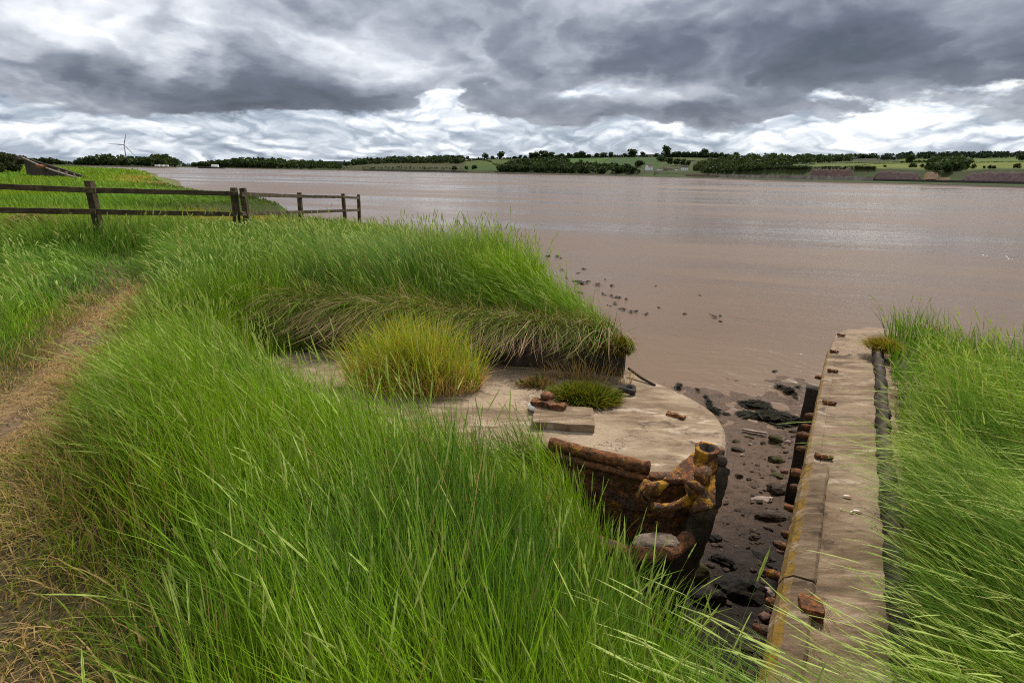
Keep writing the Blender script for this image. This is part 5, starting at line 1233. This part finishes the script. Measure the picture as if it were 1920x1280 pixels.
# grass in the hold of the right barge
pl = Pile()
def make_right(n, seed, wmin, rows):
    r = np.random.default_rng(seed); x = r.uniform(.9, 5.7, n); y = r.uniform(-.9, 7.45, n); k = inside(x, y, SOILR) & (r.uniform(0, 1, n) < np.clip(6 / (np.hypot(x, y) ** 1.6 + .5), .25, 1)); x, y = x[k], y[k]; n = len(x)
    fr = sst(4.2, 3.0, y - .35 * (x - 2)); e = seg_dist(x, y, COAM); kk = (e > .04 * sst(4.6, 3.9, y) * r.uniform(.6, 1.3, n)); x, y, fr, e = x[kk], y[kk], fr[kk], e[kk]; n = len(x)
    h = (.40 + .32 * fr) * r.uniform(.55, 1.15, n) * (.62 + .75 * fbm(x * 2.4, y * 2.4, 661)) * (.8 + .4 * fbm(x, y, 620)) * (.42 + .58 * sst(0, .45, e))
    base = np.stack([-.20 - .98 * fr * (.7 + .5 * fbm(x * .9, y * .9, 630)) * (.28 + .72 * sst(.15, 1.2, e)), .10 + .36 * fr], -1)
    up = sst(5.0, 6.2, y); base[:, 0] += .15 * up
    ln = base + .8 * (lean_field(x, y, 9, (0, 0), .5, 1.1)) + r.normal(0, .16, (n, 2))
    g = fbm(x * 1.6, y * 1.6, 640); c = mixc(np.tile(np.array([.150, .275, .010]), (n, 1)), np.tile(np.array([.100, .215, .024]), (n, 1)), sst(.35, .65, g)); c = mixc(c, np.tile(np.array([.105, .230, .006]), (n, 1)), .7 * sst(4.2, 5.2, y))
    c = c * r.uniform(.45, 1.4, (n, 1)); dry = r.uniform(0, 1, n) < .05; c[dry] = ST * r.uniform(.6, 1.1, (dry.sum(), 1))
    dist = np.hypot(x, y); w = np.maximum(wmin, dist * .00085) * r.uniform(.7, 1.5, n); z = soilR_z(x, y) - .02
    pl.add(*blades(np.stack([x, y, z], -1), h, ln, w, c * .9 + ST * .03, c * 1.12 + PALE * .05, rows, 1.5, r))
    m_ = (r.uniform(0, 1, n) < .08 + .19 * fr) & ~dry & (h > .28); k = m_.sum(); P = np.stack([x, y, z], -1)[m_]; hh = h[m_] * r.uniform(1.05, 1.28, k); l2 = ln[m_] * .95
    cst = mixc(c[m_], np.tile(PALE, (k, 1)), np.full(k, .35))
    pl.add(*blades(P, hh, l2, np.maximum(.003, dist[m_] * .0007), cst, cst, rows, 1.5, r)); pl.add(*heads(P, hh, l2, r.uniform(.07, .14, k), np.maximum(.0028, dist[m_] * .00075) * r.uniform(.8, 1.25, k), mixc(np.tile(PALE, (k, 1)), c[m_], np.full(k, .3)), r, 1.5))
make_right(95000, 71, .005, 6)
tag(pl.build('barge_grass', MAT['leaf']), 'wind combed green grass filling the right barge and leaning over its side deck', 'grass', kind='stuff')

# plants on the barge decks
def tuft(name, px, py, sx, sy, parts, label, cat, rot=0, dz=0):
    P = deckpt(px, py, dz); t = empty(name, P, label, cat)
    for (pn, n, h0, h1, spread, w, c, mt, up, seed) in parts:
        r = np.random.default_rng(seed); u = r.normal(0, .5, (n, 2)); u /= np.maximum(1, np.linalg.norm(u, axis=1))[:, None]
        x = u[:, 0] * sx; y = u[:, 1] * sy; xr = x * math.cos(rot) - y * math.sin(rot); yr = x * math.sin(rot) + y * math.cos(rot)
        ln = u * spread + r.normal(0, .30, (n, 2)) + np.array([-.12, .04]); h = r.uniform(h0, h1, n) * (1 - .35 * (u ** 2).sum(1)); cc = c[r.integers(0, len(c), n)] * r.uniform(.7, 1.25, (n, 1))
        p2 = Pile(); p2.add(*blades(np.stack([xr, yr, np.full(n, -.01) + up * r.uniform(0, 1, n)], -1), h, ln, np.full(n, w) * r.uniform(.7, 1.4, n), cc * .9, cc * 1.12, 5, 1.5, r))
        npobj(pn, npmesh(pn, np.concatenate(p2.V), np.concatenate(p2.Q), mt, np.clip(np.concatenate(p2.C), .003, .9)), t)
    return t
A_ = np.array
tuft('grass_tussock', 780, 724, .62, .30, [('green_blades', 1900, .36, .88, .16, .007, A_([[.28, .36, .02], [.22, .33, .02], [.40, .38, .04], [.48, .38, .08]]), MAT['leaf'], .06, 1), ('dead_stems', 3200, .08, .46, .6, .0065, A_([[.78, .50, .18], [.72, .44, .14], [.50, .31, .13], [.80, .58, .27]]), MAT['straw'], 0, 2), ('seed_stalks', 70, .60, .80, .4, .007, A_([[.34, .40, .12]]), MAT['leaf'], 0, 3)], 'large tussock of golden and green grass growing from the barge deck', 'tussock')
tuft('deck_shrub', 1098, 748, .29, .19, [('green_leaves', 1500, .10, .20, .8, .012, A_([[.095, .13, .012], [.07, .10, .012], [.16, .16, .015]]), MAT['leaf'], .02, 4), ('yellow_leaves', 1700, .07, .18, 1.0, .010, A_([[.24, .19, .012], [.30, .20, .02], [.14, .14, .015]]), MAT['leaf'], 0, 5)], 'low green and mustard cushion plant on the deck behind the concrete slab', 'plant', -.35)
tuft('dead_tuft', 1008, 722, .19, .10, [('dead_stems', 700, .05, .13, 1.0, .007, A_([[.28, .18, .07], [.20, .13, .05], [.34, .20, .07]]), MAT['straw'], 0, 6), ('leaves', 40, .08, .16, .7, .02, A_([[.05, .095, .02]]), MAT['leaf'], 0, 7)], 'small brown dead tuft with a few green leaves left of the cushion plant', 'plant')
tuft('seed_grass', 1092, 713, .48, .07, [('seed_stalks', 170, .20, .34, .5, .005, A_([[.48, .33, .12], [.40, .27, .10]]), MAT['straw'], 0, 8), ('stem_fuzz', 200, .05, .16, .8, .004, A_([[.44, .32, .13]]), MAT['straw'], 0, 9)], 'row of thin golden seed stalks standing before the dark coaming', 'grass', -.12)
tuft('stonecrop', 1138, 655, .26, .08, [('red_leaves', 700, .03, .09, .9, .012, A_([[.14, .04, .025], [.20, .08, .05], [.07, .05, .02]]), MAT['leaf'], .04, 10), ('white_flowers', 46, .06, .12, .9, .014, A_([[.62, .58, .50]]), MAT['straw'], .03, 11)], 'reddish stonecrop with tiny white flowers on the right end of the coaming', 'plant', -.25, .30)
tuft('moss_cushion', 1163, 662, .10, .10, [('moss', 1700, .06, .15, 1.3, .007, A_([[.16, .13, .012], [.22, .17, .016], [.10, .10, .012]]), MAT['leaf'], .10, 12)], 'mustard green moss cushion capping the right end of the coaming', 'plant', 0, .26)
tuft('moss_cushion', 1655, 655, .16, .20, [('moss', 1500, .06, .15, 1.2, .008, A_([[.24, .18, .016], [.16, .15, .014], [.30, .20, .03]]), MAT['leaf'], .06, 13)], 'mustard moss cushion at the far end of the right barge coaming', 'plant', 0, .10)
tuft('straw_wisp', 1538, 1150, .07, .09, [('stems', 90, .03, .08, 2.2, .0025, A_([[.42, .29, .12], [.30, .2, .09]]), MAT['straw'], .01, 14)], 'wisp of dry straw caught behind the rusty block on the right deck', 'straw')
tuft('straw_wisp', 1512, 1205, .03, .16, [('stems', 90, .03, .09, 1.8, .0025, A_([[.34, .23, .1], [.22, .15, .07]]), MAT['straw'], .01, 15)], 'line of dry straw lodged along the kerb seam below the rusty block', 'straw')

# ------------------------------------------------------------------ sky and light
SUN_AZ, SUN_EL = RAD(26), RAD(52)
w = bpy.data.worlds.new('World'); sc.world = w; w.use_nodes = True
nt = NT(w.node_tree); bg = nt.n['Background']
sky = nt.new('ShaderNodeTexSky', sky_type='NISHITA', sun_disc=False, sun_elevation=SUN_EL, sun_rotation=SUN_AZ)
d = nt.new('ShaderNodeTexCoord').outputs['Generated']
sp = nt.new('ShaderNodeSeparateXYZ'); nt.l.new(d, sp.inputs[0]); dx, dy, dz = sp.outputs
az = nt.math('MULTIPLY', nt.math('ARCTAN2', dx, dy), 180 / math.pi)
el = nt.math('MULTIPLY', nt.math('ARCSINE', dz), 180 / math.pi)
elp = nt.math('MAXIMUM', el, 0.0)
den = nt.math('ADD', nt.math('MAXIMUM', dz, 0.0), .30)
pc = nt.new('ShaderNodeCombineXYZ'); nt.l.new(nt.math('DIVIDE', dx, den), pc.inputs[0]); nt.l.new(nt.math('DIVIDE', dy, den), pc.inputs[1])
P2 = pc.outputs[0]
# two layers: a torn grey cloud deck, and behind its gaps bright cumulus rows down to the horizon
wa = nt.noise(P2, 1.5, 7, .54); wb = nt.noise(nt.map(P2, loc=(31, 7, 0)), 1.5, 7, .54)
wamp = nt.math('ADD', 1.6, nt.math('MULTIPLY', elp, .45))
azw = nt.math('ADD', az, nt.math('MULTIPLY', nt.math('SUBTRACT', wa, .5), nt.math('MULTIPLY', wamp, 4.6)))
elw = nt.math('ADD', el, nt.math('MULTIPLY', nt.math('SUBTRACT', wb, .5), nt.math('MULTIPLY', wamp, 1.5)))
def deg(px, py):
    v = ray(px, py); return math.degrees(math.atan2(v[0], v[1])), math.degrees(math.atan2(v[2], math.hypot(v[0], v[1])))
def blobs(BL):
    acc = None
    for px, py, wx, wy, a in BL:
        a0, e0 = deg(px, py); sx = abs(deg(px + wx, py)[0] - a0); sy = abs(deg(px, py - wy)[1] - e0)
        u = nt.math('MULTIPLY', nt.math('SUBTRACT', azw, a0), 1 / sx); v = nt.math('MULTIPLY', nt.math('SUBTRACT', elw, e0), 1 / sy)
        g2 = nt.math('ADD', nt.math('MULTIPLY', u, u), nt.math('MULTIPLY', v, v))
        gg = nt.math('MULTIPLY', nt.math('POWER', math.e, nt.math('MULTIPLY', g2, -.75)), a)
        acc = gg if acc is None else nt.math('ADD', acc, gg)
    return acc
tone = blobs([(600, 195, 190, 36, -.30), (330, 170, 280, 60, -.20), (1270, 212, 230, 28, -.30), (1700, 95, 330, 65, -.36), (1380, 60, 260, 90, -.16), (1180, 110, 100, 45, -.14), (1000, 150, 80, 40, -.10),
    (740, 50, 110, 50, -.10), (930, 15, 130, 50, -.10), (1880, 245, 100, 20, -.14), (120, 60, 260, 60, .16), (500, 70, 200, 60, .12), (1030, 60, 70, 40, .10), (640, 130, 100, 40, .06), (1120, 170, 60, 22, .16), (1250, 172, 120, 16, .14)])
gap = blobs([(835, 195, 78, 44, .95), (1645, 208, 82, 44, .95), (1890, 172, 110, 24, .5), (1120, 168, 70, 18, .42), (1030, 175, 60, 20, .35), (760, 235, 110, 18, .5), (1600, 262, 240, 20, .6)])
def cvec(sa, se, de, loc, dist=0):
    c_ = nt.new('ShaderNodeCombineXYZ'); nt.l.new(nt.math('MULTIPLY', az, sa), c_.inputs[0]); nt.l.new(nt.math('MULTIPLY', nt.math('ADD', el, de), se), c_.inputs[1]); c_.inputs[2].default_value = loc
    return c_.outputs[0]
wcc = nt.new('ShaderNodeCombineXYZ'); nt.l.new(nt.math('MULTIPLY', nt.math('SUBTRACT', wa, .5), 1.6), wcc.inputs[0]); nt.l.new(nt.math('MULTIPLY', nt.math('SUBTRACT', wb, .5), 1.3), wcc.inputs[1]); wcv = wcc.outputs[0]
def puff(sa, se, de, loc, detail, rough, fq, vw):
    c_ = nt.new('ShaderNodeVectorMath', {0: cvec(sa, se, de, loc), 1: wcv}, operation='ADD').outputs[0]; n_ = nt.noise(c_, 1.0, detail, rough, .12)
    q1 = nt.math('ABSOLUTE', nt.math('SUBTRACT', nt.noise(c_, fq, 1, .5), .5)); q2 = nt.math('ABSOLUTE', nt.math('SUBTRACT', nt.noise(c_, fq * 2.3, 1, .5), .5))
    bl = nt.math('ADD', nt.math('MULTIPLY', q1, 2.0), nt.math('MULTIPLY', q2, 1.1))
    return nt.math('ADD', nt.math('MULTIPLY', n_, 1 - vw), nt.math('MULTIPLY', nt.math('ADD', .25, bl), vw))
D1 = nt.noise(nt.map(P2, (1, .85, 1), (0, 0, .45)), 1.7, 9, .56, .08); D1b = nt.noise(nt.map(nt.map(P2, (1, .85, 1), (0, 0, .45)), loc=(.03, -.07, 0)), 1.7, 9, .56, .08)
DP = puff(.055, .115, 0, 12.0, 8, .52, 1.6, .45); DPb = puff(.055, .115, .9, 12.0, 8, .52, 1.6, .45)
hi = nt.step(el, 14, 40)
deck = nt.math('ADD', nt.math('ADD', nt.math('ADD', .595, nt.math('MULTIPLY', hi, .12)), nt.math('MULTIPLY', tone, 1.3)), nt.math('ADD', nt.math('MULTIPLY', nt.math('SUBTRACT', D1, .5), -.85), nt.math('MULTIPLY', nt.math('ADD', nt.math('SUBTRACT', D1, D1b), nt.math('ADD', nt.math('MULTIPLY', nt.math('SUBTRACT', DP, DPb), .8), nt.math('MULTIPLY', nt.math('SUBTRACT', DP, .5), -.45))), 1.2)))
deckc = nt.ramp(nt.math('ADD', deck, 0.0, clamp=True), [(.0, (.058, .067, .092)), (.25, (.112, .125, .167)), (.45, (.232, .254, .305)), (.64, (.445, .472, .525)), (.82, (.76, .78, .83)), (.98, (1.05, 1.05, 1.06))])
C1 = puff(.12, .30, 0, 7.0, 8, .60, 1.6, .30); C1b = puff(.12, .30, .38, 7.0, 8, .60, 1.6, .30)
cum = nt.math('ADD', nt.math('ADD', .575, nt.math('MULTIPLY', nt.math('SUBTRACT', C1, .52), 1.25)), nt.math('ADD', nt.math('MULTIPLY', nt.math('SUBTRACT', C1, C1b), 1.15), nt.math('MULTIPLY', gap, .28)))
cumc = nt.ramp(nt.math('ADD', cum, 0.0, clamp=True), [(.30, (.20, .245, .325)), (.50, (.36, .415, .50)), (.66, (.60, .65, .72)), (.82, (.90, .92, .94)), (1.0, (1.22, 1.21, 1.18))])
gn = nt.noise(cvec(.15, .36, 0, 3.0), 1.0, 9, .62, .1)
lowb = nt.math('MULTIPLY', nt.step(elw, 5.6, 2.4), 1.25)
gm = nt.step(nt.math('ADD', nt.math('ADD', gap, lowb), nt.math('MULTIPLY', nt.math('SUBTRACT', gn, .5), 2.3)), .42, .74)
skyc = nt.mix(1, sky.outputs[0], (.008, .008, .008), 'MULTIPLY')
clouds = nt.mix(gm, deckc, cumc)
nt.l.new(nt.mix(1, clouds, skyc, 'ADD'), bg.inputs['Color']); bg.inputs['Strength'].default_value = 1.08

sd = bpy.data.lights.new('sun', 'SUN'); so = bpy.data.objects.new('sun', sd); COL.objects.link(so)
sd.energy = 4.7; sd.angle = RAD(6); sd.color = (1, .95, .86)
dirv = Vector((math.sin(SUN_AZ) * math.cos(SUN_EL), math.cos(SUN_AZ) * math.cos(SUN_EL), math.sin(SUN_EL)))
so.rotation_euler = dirv.to_track_quat('Z', 'Y').to_euler(); so.location = (20, 20, 60)

sc.view_settings.view_transform = 'Standard'; sc.view_settings.look = 'None'; sc.view_settings.gamma = 1; sc.view_settings.use_curve_mapping = False
sc.view_settings.exposure = 0.10
sc.cycles.max_bounces = 6; sc.cycles.sample_clamp_indirect = 3; sc.cycles.sample_clamp_direct = 8; sc.cycles.filter_width = 1.1; sc.cycles.transparent_max_bounces = 4
try:
    sc.cycles.use_denoising = False
except Exception: pass
